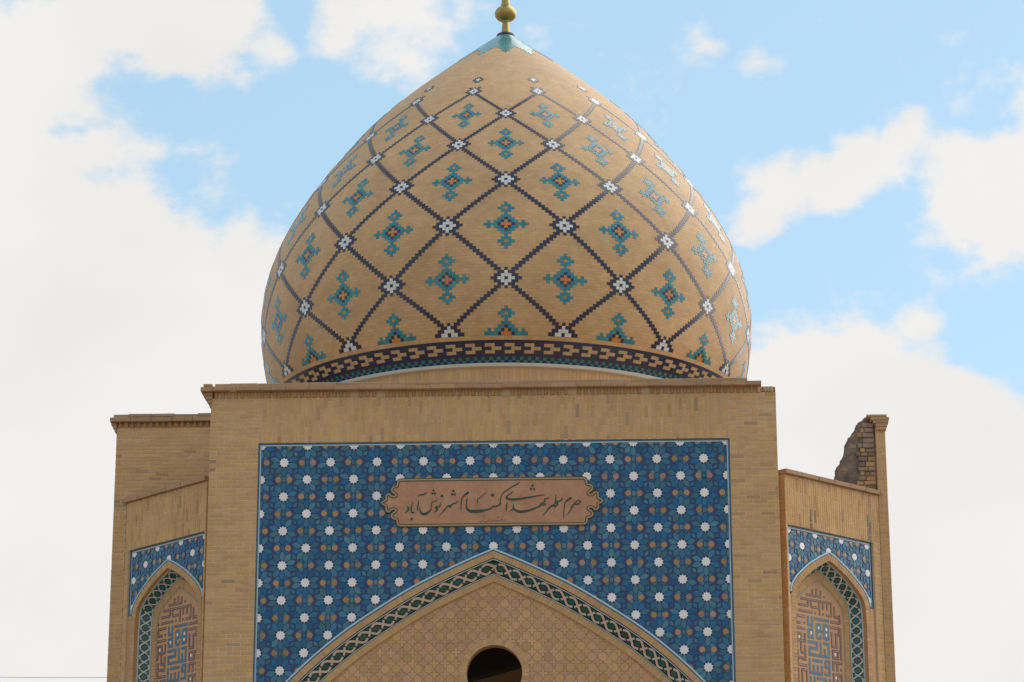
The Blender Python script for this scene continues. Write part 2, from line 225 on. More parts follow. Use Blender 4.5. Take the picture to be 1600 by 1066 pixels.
M['dome_brick'] = dome_skin()

# ---------------------------------------------------------------- mesh helpers
def link(name, me, parent=None, loc=(0,0,0), rz=0.0, kind=None, label=None):
    o = bpy.data.objects.new(name, me); COL.objects.link(o)
    o.parent = parent; o.location = loc; o.rotation_euler = (0,0,rz)
    if kind: o['kind'] = kind
    if label: o['label'] = label
    return o
class MB:
    def __init__(s): s.v=[]; s.f=[]; s.m=[]; s.mats=[]
    def mi(s, m):
        if m not in s.mats: s.mats.append(m)
        return s.mats.index(m)
    def add(s, vs, fs, m):
        k=len(s.v); i=s.mi(m); s.v += [tuple(p) for p in vs]
        for f in fs: s.f.append(tuple(a+k for a in f)); s.m.append(i)
    def box(s, fr, u0,u1,z0,z1,w0,w1,m):
        p=[fr(u,z,w) for w in (w0,w1) for z in (z0,z1) for u in (u0,u1)]
        s.add(p, [(0,1,3,2),(5,4,6,7),(4,0,2,6),(1,5,7,3),(2,3,7,6),(4,5,1,0)], m)
    def cbox(s, fr, u0,u1,z0,z1,w0,w1,m,c=.004):      # box with a chamfered front
        p=[fr(u,z,w1) for z,u in ((z0,u0),(z0,u1),(z1,u1),(z1,u0))]
        p+=[fr(u,z,w0+c) for z,u in ((z0,u0),(z0,u1),(z1,u1),(z1,u0))]
        p+=[fr(u,z,w0) for z,u in ((z0+c,u0+c),(z0+c,u1-c),(z1-c,u1-c),(z1-c,u0+c))]
        fs=[(8,9,10,11)]
        for a in (0,4):
            for k in range(4): fs.append((a+k,a+(k+1)%4,a+4+(k+1)%4,a+4+k))
        s.add(p,fs,m)
    def prism(s, fr, loops, w0, w1, m, front=True, back=True):   # loops: outline then holes, in (u,z)
        pts=[p for lp in loops for p in lp]
        tri=geometry.tessellate_polygon([[Vector((p[0],p[1],0)) for p in lp] for lp in loops])
        n=len(pts); vs=[fr(p[0],p[1],w0) for p in pts]+[fr(p[0],p[1],w1) for p in pts]
        fs=[]
        if front: fs+=[tuple(t) for t in tri]
        if back: fs+=[tuple(n+a for a in reversed(t)) for t in tri]
        k=0
        for lp in loops:
            q=len(lp)
            for i in range(q): fs.append((k+i,k+(i+1)%q,n+k+(i+1)%q,n+k+i))
            k+=q
        s.add(vs,fs,m)
    def tile(s, fr, poly, w, h, m):                   # thin convex or star tile: top and rim
        n=len(poly); cu=sum(p[0] for p in poly)/n; cz=sum(p[1] for p in poly)/n
        ta,tb=random.uniform(-.018,.018),random.uniform(-.018,.018)
        vs=[fr(p[0],p[1],w-h+(p[0]-cu)*ta+(p[1]-cz)*tb) for p in poly]+[fr(p[0],p[1],w) for p in poly]+[fr(cu,cz,w-h)]
        fs=[(i,(i+1)%n,2*n) for i in range(n)]+[(i,(i+1)%n,n+(i+1)%n,n+i) for i in range(n)]
        s.add(vs,fs,m)
    def strip(s, A, B, m):
        k=len(A); s.add(list(A)+list(B), [(i,i+1,k+i+1,k+i) for i in range(k-1)], m)
    def mesh(s, name, smooth=False):
        me=bpy.data.meshes.new(name); me.from_pydata(s.v,[],s.f)
        for m in s.mats: me.materials.append(M[m])
        me.polygons.foreach_set('material_index', s.m)
        if smooth: me.polygons.foreach_set('use_smooth',[True]*len(s.f))
        me.update(); return me
    def obj(s, name, parent=None, kind=None, label=None, smooth=False, **k):
        return link(name, s.mesh(name, smooth), parent, kind=kind, label=label, **k)
class Frame:                                          # a wall plane: u to the right, z up, w inwards
    def __init__(s, ox, oy, th): s.o=(ox,oy); s.th=th; s.c=math.cos(th); s.s=math.sin(th)
    def __call__(s, u, z, w): return (s.o[0]+u*s.c-w*s.s, s.o[1]+u*s.s+w*s.c, z+ZO)
FRONT = Frame(0,0,0)
_bm = {}
def brick_mesh(l, h, d, m, c=.004):
    key=(round(l,3),round(h,3),round(d,3),m)
    if key not in _bm:
        b=MB(); b.cbox(lambda u,z,w:(u,w,z), -l/2,l/2,-h/2,h/2,0,d,m,c); _bm[key]=b.mesh('brick')
    return _bm[key]
def put_brick(parent, fr, u, z, l, h, m, w=0.0, name='brick', d=.03):
    o=link(name, brick_mesh(l,h,d,m), parent, fr(u,z,w), fr.th); o.rotation_euler=(random.uniform(-.012,.012),random.uniform(-.007,.007),fr.th+random.uniform(-.004,.004)); return o
def lay(parent, fr, u0,u1,z0,z1, orient='h', m='brick', zvis=-99, budget=300, L=.222, H=.057, J=.010, w=0.0, name='brick', rest='brickwork', shift=0, red=.0, stain=None):
    """a brick face: bricks in view are objects of their own, the others one joined part"""
    cells=[]
    def course(a0,a1,b0,b1,off,vert):
        a=a0-off
        while a < a1-.005:
            s=max(a,a0); e=min(a+L,a1)
            if e-s>.02: cells.append((s,e,b0,b1) if not vert else (b0,b1,s,e))
            a+=L+J
    if orient=='h':
        nr=max(1,round((z1-z0)/(H+J))); ph=(z1-z0)/nr
        for i in range(nr):
            course(u0,u1,z1-(i+1)*ph+J/2,z1-i*ph-J/2,((i+shift)%2)*(L+J)/2+random.uniform(-.006,.006),False)
    else:
        nc=max(1,round((u1-u0)/(H+J*.4))); pc_=(u1-u0)/nc
        for i in range(nc):
            course(z0,z1,u0+i*pc_+J*.3,u0+(i+1)*pc_-J*.3,((i+shift)%2)*(L+J)/2+random.uniform(-.02,.02),True)
    joined=MB(); n=0
    for (a,b,c,d) in cells:
        mm='brick_red' if random.random()<red else ('brick_dark' if random.random()<red*.35 else m)
        if stain: mm=stain((a+b)/2,(c+d)/2) or mm
        ww=w+random.uniform(-.0025,.002)
        if (c+d)/2>zvis and n<budget:
            l=round((b-a)*200)/200; h=round((d-c)*400)/400
            put_brick(parent,fr,(a+b)/2,(c+d)/2,l,h,mm,ww,name); n+=1
        else: joined.cbox(fr,a,b,c,d,ww,ww+.03,mm)
    if joined.v: joined.obj(rest,parent,kind='stuff')
    return n
def catmull(P, k=6):
    out=[]
    n=len(P)
    for i in range(n-1):
        p0=P[max(i-1,0)]; p1=P[i]; p2=P[i+1]; p3=P[min(i+2,n-1)]
        for j in range(k):
            t=j/k
            out.append(tuple(.5*((2*b)+(c-a)*t+(2*a-5*b+4*c-d)*t*t+(3*b-a-3*c+d)*t**3) for a,b,c,d in zip(p0,p1,p2,p3)))
    out.append(tuple(P[-1])); return out
def half_offset(P, d):
    """offset a half arch profile (apex first) inwards by d, keeping point correspondence"""
    out=[]; n=len(P)
    t0=Vector((P[1][0]-P[0][0],P[1][1]-P[0][1])).normalized()
    za=P[0][1]-d/max(t0.x,.05)
    for i in range(n):
        a=P[max(i-1,0)]; b=P[min(i+1,n-1)]
        t=Vector((b[0]-a[0],b[1]-a[1])).normalized()
        q=(P[i][0]+t.y*d, P[i][1]-t.x*d)
        if q[0]<0 or i==0: q=(0.0, za)
        out.append(q)
    return out
def full(P): return [(-p[0],p[1]) for p in reversed(P)]+[tuple(p) for p in P[1:]]
class Ribbon:
    """surface between two 3-D polylines, addressed by arc length t (from the middle) and a in 0..1"""
    def __init__(s, A, B, lift_dir):
        s.A=[Vector(p) for p in A]; s.B=[Vector(p) for p in B]
        mid=[(a+b)/2 for a,b in zip(s.A,s.B)]
        s.t=[0]
        for i in range(1,len(mid)): s.t.append(s.t[-1]+(mid[i]-mid[i-1]).length)
        c=s.t[len(mid)//2]; s.t=[x-c for x in s.t]; s.hw=(s.A[len(mid)//3]-s.B[len(mid)//3]).length/2
        s.n=Vector(lift_dir)
    def __call__(s, t, f, lift=0):
        import bisect
        i=min(max(bisect.bisect_right(s.t,t)-1,0),len(s.t)-2)
        d=s.t[i+1]-s.t[i]; k=(t-s.t[i])/d if d>1e-9 else 0
        a=s.A[i].lerp(s.A[i+1],k); b=s.B[i].lerp(s.B[i+1],k)
        # f=+1 outer edge, -1 inner edge
        return a.lerp(b,(1-f)/2)+s.n*lift
def stroke2d(P, fn, lift, mb, m, thick=.004):
    """ribbon of varying width along points (x,y,w); fn maps (x,y,lift) to 3-D"""
    Lf=[];Rt=[]
    n=len(P)
    for i in range(n):
        a=P[max(i-1,0)]; b=P[min(i+1,n-1)]
        t=Vector((b[0]-a[0],b[1]-a[1]))
        if t.length<1e-9: t=Vector((1,0))
        t.normalize(); h=P[i][2]/2
        Lf.append((P[i][0]-t.y*h,P[i][1]+t.x*h)); Rt.append((P[i][0]+t.y*h,P[i][1]-t.x*h))
    tl=[fn(*p,lift) for p in Lf]; tr=[fn(*p,lift) for p in Rt]
    bl=[fn(*p,lift-thick) for p in Lf]; br=[fn(*p,lift-thick) for p in Rt]
    mb.strip(tl,tr,m); mb.strip(bl,tl,m); mb.strip(tr,br,m)
def interlace(rb, t0, t1, mb, strap, fill, period, k=1.0, chir=1):
    S=[(-.178,.62),(-.097,.84),(0,0),(.089,-.9),(.174,-.66)]; s=period/.245
    S=catmull([(a*s,b,0) for a,b in S],5)
    hw=rb.hw; n0=math.ceil((t0+.2*s)/period); n1=math.floor((t1-.2*s)/period)
    w=.040*s*k
    for i in range(n0,n1+1):
        c=i*period
        fn=lambda x,y,l: rb(c+x, y/hw, l)
        stroke2d([(p[0],p[1]*hw*.93,w) for p in S], fn, .007, mb, strap, .006)
        stroke2d([(-.042*s,-.52*hw,w*.9),(.042*s,.52*hw,w*.9)], fn, .0055, mb, strap, .005)
        for (pt) in ([(.1225+q[0],q[1]) for q in ((-.062,0),(-.03,.5),(.03,.42),(.062,0),(.03,-.5),(-.03,-.42))], [(q[0],q[1]) for q in ((-.035,.92),(.05,.92),(.075,.30),(.045,.30))], [(q[0],q[1]) for q in ((.035,-.92),(-.05,-.92),(-.075,-.30),(-.045,-.30))]):
            n=len(pt); vs=[rb(c+p[0]*s,p[1]*.93,.003) for p in pt]+[rb(c+p[0]*s,p[1]*.93,0) for p in pt]
            mb.add(vs,[tuple(range(n))]+[(j,(j+1)%n,n+(j+1)%n,n+j) for j in range(n)],fill)

# ---------------------------------------------------------------- decagonal tile field
def clip(poly, u0,u1,z0,z1):
    for ax,lim,sg in ((0,u0,1),(0,u1,-1),(1,z0,1),(1,z1,-1)):
        out=[]
        for i in range(len(poly)):
            a=poly[i]; b=poly[(i+1)%len(poly)]
            da=sg*(a[ax]-lim); db=sg*(b[ax]-lim)
            if da>=0: out.append(a)
            if (da>=0)!=(db>=0):
                k=da/(da-db); out.append((a[0]+(b[0]-a[0])*k,a[1]+(b[1]-a[1])*k))
        poly=out
        if len(poly)<3: return []
    return poly
def pol(cu,cz,e,ys,lst): return [(cu+r*e*math.cos(math.radians(a)), cz+ys*r*e*math.sin(math.radians(a))) for r,a in lst]
def tile_field(fr, w, rect, rows, hx, hz, keep, parent, zvis):
    """rows: list of (z, parity); star rosettes at (parity + 2k) * hx"""
    u0,u1,z0,z1=rect; e=2*hx/4.98; ys=hz/(.7265*hx)
    blue=MB()
    def one(name, m, poly, big, c):
        p=clip(poly,u0,u1,z0,z1)
        if not p or not keep(*c): return
        if big and c[1]>zvis:
            b=MB(); cu,cz=c
            b.tile(lambda u,z,ww: (u,ww,z), [(q[0]-cu,q[1]-cz) for q in p], 0, .005, m)
            link(name, b.mesh(name), parent, fr(cu,cz,w), fr.th)
        else: blue.tile(fr,p,w,.005,m)
    K=int(u1/hx)+2
    for z,par in rows:
        for k in range(-K,K+1):
            if (k+par)%2: continue
            cu=k*hx
            if cu<u0-3.6*e or cu>u1+1.7*e: continue
            star=[]
            for i in range(10): star += (.53,18+36*i),(.39,36+36*i)
            one('star_tile','white_tile',pol(cu,z,e,ys,star),True,(cu,z))
            for i in range(10):
                a=18+36*i
                pp=pol(cu,z,e,ys,[(.545,a),(.68,a+15.6),(1.12,a+16.0),(1.45,a+3.5),(1.45,a-3.5),(1.12,a-16.0),(.68,a-15.6)])
                one('petal_tile','blue_tile',pp,False,(sum(q[0] for q in pp)/7,sum(q[1] for q in pp)/7))
            for i in range(10):       # fillers between rosettes
                a=36*i
                if i in (0,5): continue
                if i in (1,4,6,9):
                    if i in (1,4):
                        c=pol(cu,z,e,ys,[(1.539,a)])[0]
                        pp=[(c[0]+e*r*math.cos(math.radians(a+b)),c[1]+ys*e*r*math.sin(math.radians(a+b))) for r,b in ((.20,0),(.34,90),(.20,180),(.34,270))]
                        one('petal_tile','blue_tile',pp,False,c)
                else:
                    pp=pol(cu,z,e,ys,[(1.22,a-3),(1.22,a+3),(1.56,a+11),(1.70,a),(1.56,a-11)])
                    one('petal_tile','blue_tile',pp,False,(sum(q[0] for q in pp)/5,sum(q[1] for q in pp)/5))
            # bow-tie to the right of this rosette
            bu=cu+hx
            for sg in (-1,1):
                c=(bu+sg*.60*e,z)
                pp=[(c[0]+sg*e*x*.94,c[1]+ys*e*y*.94) for x,y in ((.36,0),(.20,.31),(-.12,.34),(-.33,.12),(-.33,-.12),(-.12,-.34),(.20,-.31))]
                one('amber_tile','amber_tile',pp,True,c)
            pp=[(bu+e*x,z+ys*e*y) for x,y in ((.19,-.26),(.19,.26),(-.19,.26),(-.19,-.26))]
            one('petal_tile','blue_tile',pp,False,(bu,z))
    if blue.v: blue.obj('blue_tiles',parent,kind='stuff')

# ================================================================ SETTING
g=MB(); g.add([(-6000,-6000,0),(6000,-6000,0),(6000,6000,0),(-6000,6000,0)],[(0,1,2,3)],'ground')
g.obj('ground',kind='structure')

shrine=bpy.data.objects.new('domed_shrine',None); COL.objects.link(shrine)
shrine['label']='tan brick shrine with a patterned pointed dome above a blue tiled portal'
shrine['category']='shrine'
GZ=-ZO        # ground in local heights
TOP=11.045

# ---------------------------------------------------------------- portal masonry
arch_half=catmull([(0,8.567),(.40,8.398),(.853,8.187),(1.297,7.958),(1.82,7.635),(2.30,7.312),(2.71,6.985),(3.0,6.722),(3.27,6.448),(3.46,6.19),(3.58,5.92),(3.64,5.6),(3.655,5.2)],5)
arch_half=arch_half+[(3.655,4.0),(3.655,GZ)]
def AO(d): return half_offset(arch_half,d)
pw=MB()
pw.prism(FRONT,[[(-4.525,GZ),(-3.75,GZ),(-3.75,10.304),(3.75,10.304),(3.75,GZ),(4.5,GZ),(4.5,TOP),(-4.525,TOP)]],.0045,.06,'mortar')
ah=full(AO(.10))
pw.prism(FRONT,[[(-4.514,GZ+.001)]+[(p[0],max(p[1],GZ+.001)) for p in ah]+[(4.49,GZ+.001),(4.49,TOP-.004),(-4.514,TOP-.004)]],.058,.42,'mortar')
for sgn in (-1,1):
    a,b=sorted(((4.488 if sgn>0 else -4.512),sgn*4.10)); pw.box(FRONT,a,b,GZ,TOP-.006,.42,5.0,'brick')
pw.box(FRONT,-4.1,4.1,10.6,TOP-.008,.42,5.0,'interior')
portal=pw.obj('portal_wall',shrine)
lay(portal,FRONT,-4.523,-3.752,6.30,TOP,'h',budget=260,red=.03)
lay(portal,FRONT,3.752,4.498,6.30,TOP,'h',budget=260,shift=1,red=.06)
lay(portal,FRONT,-3.748,3.748,10.306,TOP,'v',budget=300,red=.08,rest='frieze_brickwork')
for a,b in ((-4.523,-3.752),(3.752,4.498)):
    lay(portal,FRONT,a,b,GZ,6.30,'h',budget=0)
lay(portal,Frame(-4.516,2.98,-PI/2),0,2.97,7.5,TOP-.01,'h',budget=0,w=-.003)
lay(portal,Frame(4.492,.012,PI/2),0,2.97,7.5,TOP-.01,'h',budget=0,w=-.003)
# ---------------------------------------------------------------- portal cornice
pcn=MB()
pcn.box(FRONT,-4.47,4.40,TOP+.002,11.15,.03,.30,'mortar')
cornice=pcn.obj('portal_cornice',shrine)
def sawtooth(parent, fr, u0,u1,z0,z1,pitch=.105,skip=.0,proud=.036):
    n=int((u1-u0)/pitch)
    key=('saw',round(pitch,3),round(z1-z0,3),round(proud,3))
    if key not in _bm:
        b=MB(); hh=(z1-z0)/2; q=pitch*.47
        p=[(-q,.06),(0,-proud),(q,.06)]
        b.add([(x,y,z) for z in (-hh,hh) for x,y in p],[(0,1,4,3),(1,2,5,4),(0,2,1),(3,4,5),(2,0,3,5)],'brick'); _bm[key]=b.mesh('dentil_brick')
    for i in range(n):
        if random.random()<skip: continue
        u=u0+(i+.5)*(u1-u0)/n
        o=link('dentil_brick',_bm[key],parent,fr(u,(z0+z1)/2,random.uniform(-.006,.006)),fr.th+random.uniform(-.09,.09))
def slabs(parent, fr, u0,u1,z0,z1,w0,w1,L,m='coping',sag=.004,off=0,name='coping_slab'):
    u=u0-off
    while u<u1-.01:
        a=max(u,u0); b=min(u+L*random.uniform(.96,1.04),u1)
        l=b-a-.008
        key=('slab',round(l,2),round(z1-z0,3),round(w1-w0,3),m)
        if key not in _bm:
            s=MB(); s.cbox(lambda x,z,w:(x,w,z),-l/2,l/2,-(z1-z0)/2,(z1-z0)/2,0,w1-w0,m,.006); _bm[key]=s.mesh(name)
        o=link(name,_bm[key],parent,fr((a+b)/2,(z0+z1)/2+random.uniform(-sag,sag),w0+random.uniform(-.006,.006)),fr.th)
        o.rotation_euler=(0,random.uniform(-.006,.006),fr.th)
        u=b+.0001 if u>=u0 else b
jm=MB(); jm.box(FRONT,-4.47,4.27,11.150,11.208,-.108,.25,'mortar'); jm.box(FRONT,-4.44,4.05,11.219,11.264,-.083,.23,'mortar'); jm.obj('joint_mortar',cornice)
sawtooth(cornice,FRONT,-4.50,4.49,TOP+.004,11.142,skip=.05)
slabs(cornice,FRONT,-4.50,4.275,11.146,11.212,-.12,.26,.385)
slabs(cornice,FRONT,-4.46,4.055,11.216,11.268,-.095,.24,.43,off=.2)
# left return of the cornice: corbelled corner bricks
cb=MB()
for i,(x,z0,z1) in enumerate(((-4.545,10.905,10.965),(-4.575,10.969,11.029),(-4.612,11.033,11.085),(-4.648,11.089,11.142),(-4.685,11.146,11.212),(-4.640,11.216,11.262))):
    cb.cbox(FRONT,x,-4.503,z0,z1,-.115 if i>3 else -.02*(i*.6),.5,'coping',.005)
cb.obj('corner_corbel',cornice)
# broken right end: mortar bed with loose lumps
rb_=MB()
for i in range(7):
    u=4.29+i*.029; h=random.uniform(.012,.034)
    rb_.cbox(FRONT,u,u+.034,11.06,11.128+h*.5,-.012+.01*(i%2),.22+.003*i,'mortar' if i%2 else 'coping',.012)
rb_.obj('broken_edge',cornice,label='broken right end of the cornice with its slabs gone')

# ---------------------------------------------------------------- tile panel
tp=MB(); PR=(-3.70,3.70,4.2,10.266)
ah2=[(p[0],max(p[1],GZ+.002)) for p in full(AO(.09))]
tp.prism(FRONT,[[(-3.745,GZ+.002)]+ah2+[(3.745,GZ+.002),(3.745,10.30),(-3.745,10.30)]],.045,.0575,'indigo')
panel=tp.obj('tile_panel',shrine)
def arch_x(z):
    for i in range(len(arch_half)-1):
        a,b=arch_half[i],arch_half[i+1]
        if b[1]<=z<=a[1]: return a[0]+(b[0]-a[0])*(a[1]-z)/max(a[1]-b[1],1e-9)
    return -1
def keep_main(u,z):
    if z<arch_half[0][1] and abs(u)<arch_x(z)-.055: return False
    if abs(u+.0214)<1.40 and abs(z-9.311)<.29: return False
    return True
HX,HZ=.3703,.2775
tile_field(FRONT,.042,PR,[(10.264-k*HZ,k) for k in range(22)],HX,HZ,keep_main,panel,6.35)
bd=MB()
for (m,a,b,w) in (('light_line',3.703,3.722,.034),('blue_line',3.724,3.748,.030)):
    t=10.304-(3.75-b); t2=10.304-(3.75-a)
    for sg in (-1,1):
        x0,x1=sorted((sg*a,sg*b)); bd.box(FRONT,x0,x1,GZ,t2-.001,w,.050,m)
    bd.box(FRONT,-b,b,t2,t,w,.051,m)
bd.obj('panel_border',panel)
lower=MB(); lower.box(FRONT,-3.70,-3.66,GZ,4.2,.0405,.048,'blue_tile'); lower.box(FRONT,3.66,3.70,GZ,4.2,.0405,.048,'blue_tile'); lower.obj('plinth_tile',panel)

# ---------------------------------------------------------------- portal arch bands
def P3(fr,poly,w): return [fr(p[0],p[1],w) for p in poly]
class ArchMaker:
    def __init__(s, fr, half): s.fr=fr; s.half=half
    def line(s, d, w): return P3(s.fr,full(half_offset(s.half,d)),w)
    def band(s, mb, m, d0,w0,d1,w1, back=.03):
        A=s.line(d0,w0); B=s.line(d1,w1); A2=s.line(d0,w0+back); B2=s.line(d1,w1+back)
        mb.strip(A,B,m); mb.strip(A2,A,m); mb.strip(B,B2,m)
    def voussoirs(s, parent, m, d0,d1,w, pitch, zvis, name='voussoir', depth=.05, budget=300, proud=.004):
        A=full(half_offset(s.half,d0)); B=full(half_offset(s.half,d1))
        rb=Ribbon([(p[0],p[1],0) for p in A],[(p[0],p[1],0) for p in B],(0,0,1))
        T=rb.t[-1]; n=int(2*T/pitch); rest=MB(); cnt=0
        vis=[]
        for i in range(n):
            t0=-T+i*2*T/n+.002; t1=-T+(i+1)*2*T/n-.002
            q=[rb(t0,1),rb(t1,1),rb(t1,-1),rb(t0,-1)]
            cu=sum(p.x for p in q)/4; cz=sum(p.y for p in q)/4
            h=proud+random.uniform(-.0015,.0015)
            if cz>zvis and cnt<budget:
                b=MB(); pts=[(p.x-cu,p.y-cz) for p in q]
                b.add([(x,h2,z) for h2 in (-h,depth) for x,z in pts],[(0,1,2,3),(0,1,5,4),(1,2,6,5),(2,3,7,6),(3,0,4,7)],m)
                link(name,b.mesh(name),parent,s.fr(cu,cz,w),s.fr.th); cnt+=1
            else:
                if cz<zvis-1.5: continue
                pts=[(p.x,p.y) for p in q]
                rest.add([s.fr(x,z,w+h2) for h2 in (-h,depth) for x,z in pts],[(0,1,2,3),(0,1,5,4),(1,2,6,5),(2,3,7,6),(3,0,4,7)],m)
        if rest.v: rest.obj('arch_brickwork',parent,kind='stuff')
am=ArchMaker(FRONT,arch_half)
ab=MB()
am.band(ab,'light_line',0,.012,.026,.012,.04)
am.band(ab,'blue_line',.028,.020,.044,.020,.04)
am.band(ab,'mortar',.046,.022,.142,.022,.05)
am.band(ab,'night',.142,.026,.156,.034,.05)
am.band(ab,'light_line',.156,.026,.168,.032,.05)
arch=ab.obj('portal_arch',shrine)
am.voussoirs(arch,'brick_arch',.047,.141,.019,.058,6.4,proud=.006)
ib=MB()
am.band(ib,'night',.168,.040,.335,.195,.05)
rib=Ribbon(am.line(.174,.045),am.line(.329,.190),(0,-1,0))
interlace(rib,-4.9,4.9,ib,'pink_strap','green_tile',.245)
ib.obj('interlace_band',arch)
ib2=MB()
am.band(ib2,'night',.335,.190,.343,.190,.03)
am.band(ib2,'pale_strap',.343,.186,.352,.186,.03)
am.band(ib2,'green_tile',.352,.190,.362,.190,.03)
am.band(ib2,'mortar',.362,.196,.462,.196,.06)
ib2.obj('inner_moulding',arch)
am.voussoirs(arch,'brick',.363,.461,.193,.058,6.4,name='inner_voussoir',proud=.006)

# ---------------------------------------------------------------- tympanum of star and cross bricks with a round window
OC=(.006,6.630); OR=.438
circ=[(OC[0]+OR*math.cos(2*PI*i/64),OC[1]+OR*math.sin(2*PI*i/64)) for i in range(64)]
ti=[(p[0],max(p[1],GZ)) for p in full(AO(.44))]
ty=MB(); ty.prism(FRONT,[ti,circ[::-1],[(-2.4,GZ+.3),(-2.4,3.6),(0,5.0),(2.4,3.6),(2.4,GZ+.3)]],.232,.50,'terra_joint')  # unseen opening below the window, cut to let light into the room
tym=ty.obj('tympanum',shrine)
tz=half_offset(arch_half,.475)
def tym_x(z):
    for i in range(len(tz)-1):
        a,b=tz[i],tz[i+1]
        if b[1]<=z<=a[1]: return a[0]+(b[0]-a[0])*(a[1]-z)/max(a[1]-b[1],1e-9)
    return -1
tzo=half_offset(arch_half,.40)
def tym_xo(z):
    for i in range(len(tzo)-1):
        a,b=tzo[i],tzo[i+1]
        if b[1]<=z<=a[1]: return a[0]+(b[0]-a[0])*(a[1]-z)/max(a[1]-b[1],1e-9)
    return -1
p_=.17; R_=p_/2; Rin=R_*.7654
starp=[((R_ if i%2==0 else Rin)*math.cos(i*PI/8),(R_ if i%2==0 else Rin)*math.sin(i*PI/8)) for i in range(16)]
crossp=[]
for k in range(4):
    # corner star centres seen from a cross centre
    cxk,czk=((.5,.5),(-.5,.5),(-.5,-.5),(.5,-.5))[k]
    ang0=k*PI/2
    seq=[(R_,-PI/2),(Rin,-PI/2-PI/8),(R_,-PI/2-PI/4),(Rin,-PI/2-3*PI/8)]
    for r,a in seq:
        aa=a+ang0; crossp.append((cxk*p_+r*math.cos(aa),czk*p_+r*math.sin(aa)))
def shrink(poly,g): 
    return [(x*(1-g/max(math.hypot(x,y),.02)),y*(1-g/max(math.hypot(x,y),.02))) for x,y in poly]
_tt={}
tcnt=0; trest=MB()
for j in range(14,-40,-1):
    for i in range(-30,31):
        for typ,(ou,oz) in (('s',(0,0)),('c',(.5,.5))):
            u=(i+ou)*p_; z=6.70+(j+oz)*p_
            if z<5.3: continue
            r=R_*1.02
            if z<tzo[0][1] and abs(u)>tym_xo(z) or z>=tzo[0][1]: continue
            if math.hypot(u-OC[0],z-OC[1])<OR+.098: continue
            gap=.004
            mm=random.choice(('terracotta','terracotta','brick_arch')) if typ=='s' else random.choice(('terra_pink','terra_pink','terracotta'))
            if z>6.42 and tcnt<300:
                key=(typ,mm)
                if key not in _tt:
                    b=MB(); b.tile(lambda uu,zz,ww:(uu,ww,zz),shrink(starp if typ=='s' else crossp,gap),0,.007,mm); _tt[key]=b.mesh('terracotta_tile')
                link('terracotta_tile',_tt[key],tym,FRONT(u,z,.230+random.uniform(-.0015,.0015)),0); tcnt+=1
            else: trest.tile(FRONT,[(u+a,z+b) for a,b in shrink(starp if typ=='s' else crossp,gap)],.230,.007,mm)
if trest.v: trest.obj('terracotta_tiles',tym,kind='stuff')
tj=MB()
for u in (-2.58,-1.84,-1.10,-.365,.365,1.10,1.84,2.58):
    zt=tz[0][1]-.02
    while zt>4.5 and abs(u)>tym_x(zt): zt-=.02
    if abs(u)>.5: tj.box(FRONT,u-.003,u+.003,4.4,zt,.2215,.232,'brick_dark')
    else: tj.box(FRONT,u-.003,u+.003,OC[1]+.42,zt,.2215,.232,'brick_dark')
tj.obj('panel_joint',tym)
# ring of radial bricks round the window
wn=MB(); 
wn.prism(FRONT,[[(OC[0]+(OR+.105)*math.cos(2*PI*i/64),OC[1]+(OR+.105)*math.sin(2*PI*i/64)) for i in range(64)],circ[::-1]],.229,.30,'mortar')
win=wn.obj('round_window',shrine)
NB=52
for i in range(NB):
    a=2*PI*(i+.5)/NB; b=MB(); r0,r1=OR-.002,OR+.10; da=PI/NB*.86
    pts=[(r*math.cos(a+s*da),r*math.sin(a+s*da)) for r,s in ((r0,-1),(r1,-1),(r1,1),(r0,1))]
    cu=sum(q[0] for q in pts)/4; cz=sum(q[1] for q in pts)/4
    b.add([(x-cu,h,z-cz) for h in (0,.06) for x,z in pts],[(0,1,2,3),(0,1,5,4),(1,2,6,5),(2,3,7,6),(3,0,4,7)],'brick_arch' if i%3 else 'brick')
    link('ring_brick',b.mesh('ring_brick'),win,FRONT(OC[0]+cu,OC[1]+cz,.2235+random.uniform(-.002,.002)))
# dim room behind the window with a sloping concrete beam
rm=MB(); rm.box(FRONT,-4.1,4.1,7.9,8.1,.52,5.0,'interior'); rm.box(FRONT,-4.1,4.1,GZ,8,4.8,5.0,'interior')
rm.obj('room_wall',win)
bmn=MB()
bmn.add([(-1.6,2.2,6.55+ZO),(1.6,2.2,7.42+ZO),(1.6,2.2,7.86+ZO),(-1.6,2.2,6.98+ZO),(-1.6,2.6,6.55+ZO),(1.6,2.6,7.42+ZO),(1.6,2.6,7.86+ZO),(-1.6,2.6,6.98+ZO)],[(0,1,2,3),(4,5,6,7),(0,1,5,4),(3,2,6,7)],'beam')
bmn.obj('roof_beam',win)

# ---------------------------------------------------------------- inscription plaque
PC=PLC
def sym(P):
    top=[(p[0],p[1]) for p in P]            # upper left quarter, top to tip
    L_=top+[(x,-y) for x,y in reversed(top[:-1])]
    R_side=[(-x,y) for x,y in reversed(L_)]
    return L_+R_side                        # left side downwards, then right side upwards
out_=sym([tuple(q[:2]) for q in catmull([(a,b,0) for a,b in PLQ],4)])
out_=[(PC[0]+a,PC[1]+b) for a,b in out_]
def loop_ribbon(mb,P,h0,h1,w,m,wb):
    n=len(P); A=[];B=[]
    for i in range(n):
        a=P[i-1]; b=P[(i+1)%n]; t=Vector((b[0]-a[0],b[1]-a[1])).normalized()
        A.append((P[i][0]-t.y*h0,P[i][1]+t.x*h0)); B.append((P[i][0]-t.y*h1,P[i][1]+t.x*h1))
    A.append(A[0]); B.append(B[0])
    f=[FRONT(*p,w) for p in A]; b_=[FRONT(*p,w) for p in B]
    mb.strip(f,b_,m); mb.strip([FRONT(*p,wb) for p in A],f,m); mb.strip(b_,[FRONT(*p,wb) for p in B],m)
pq=MB(); pq.prism(FRONT,[out_],.022,.044,'plaque')
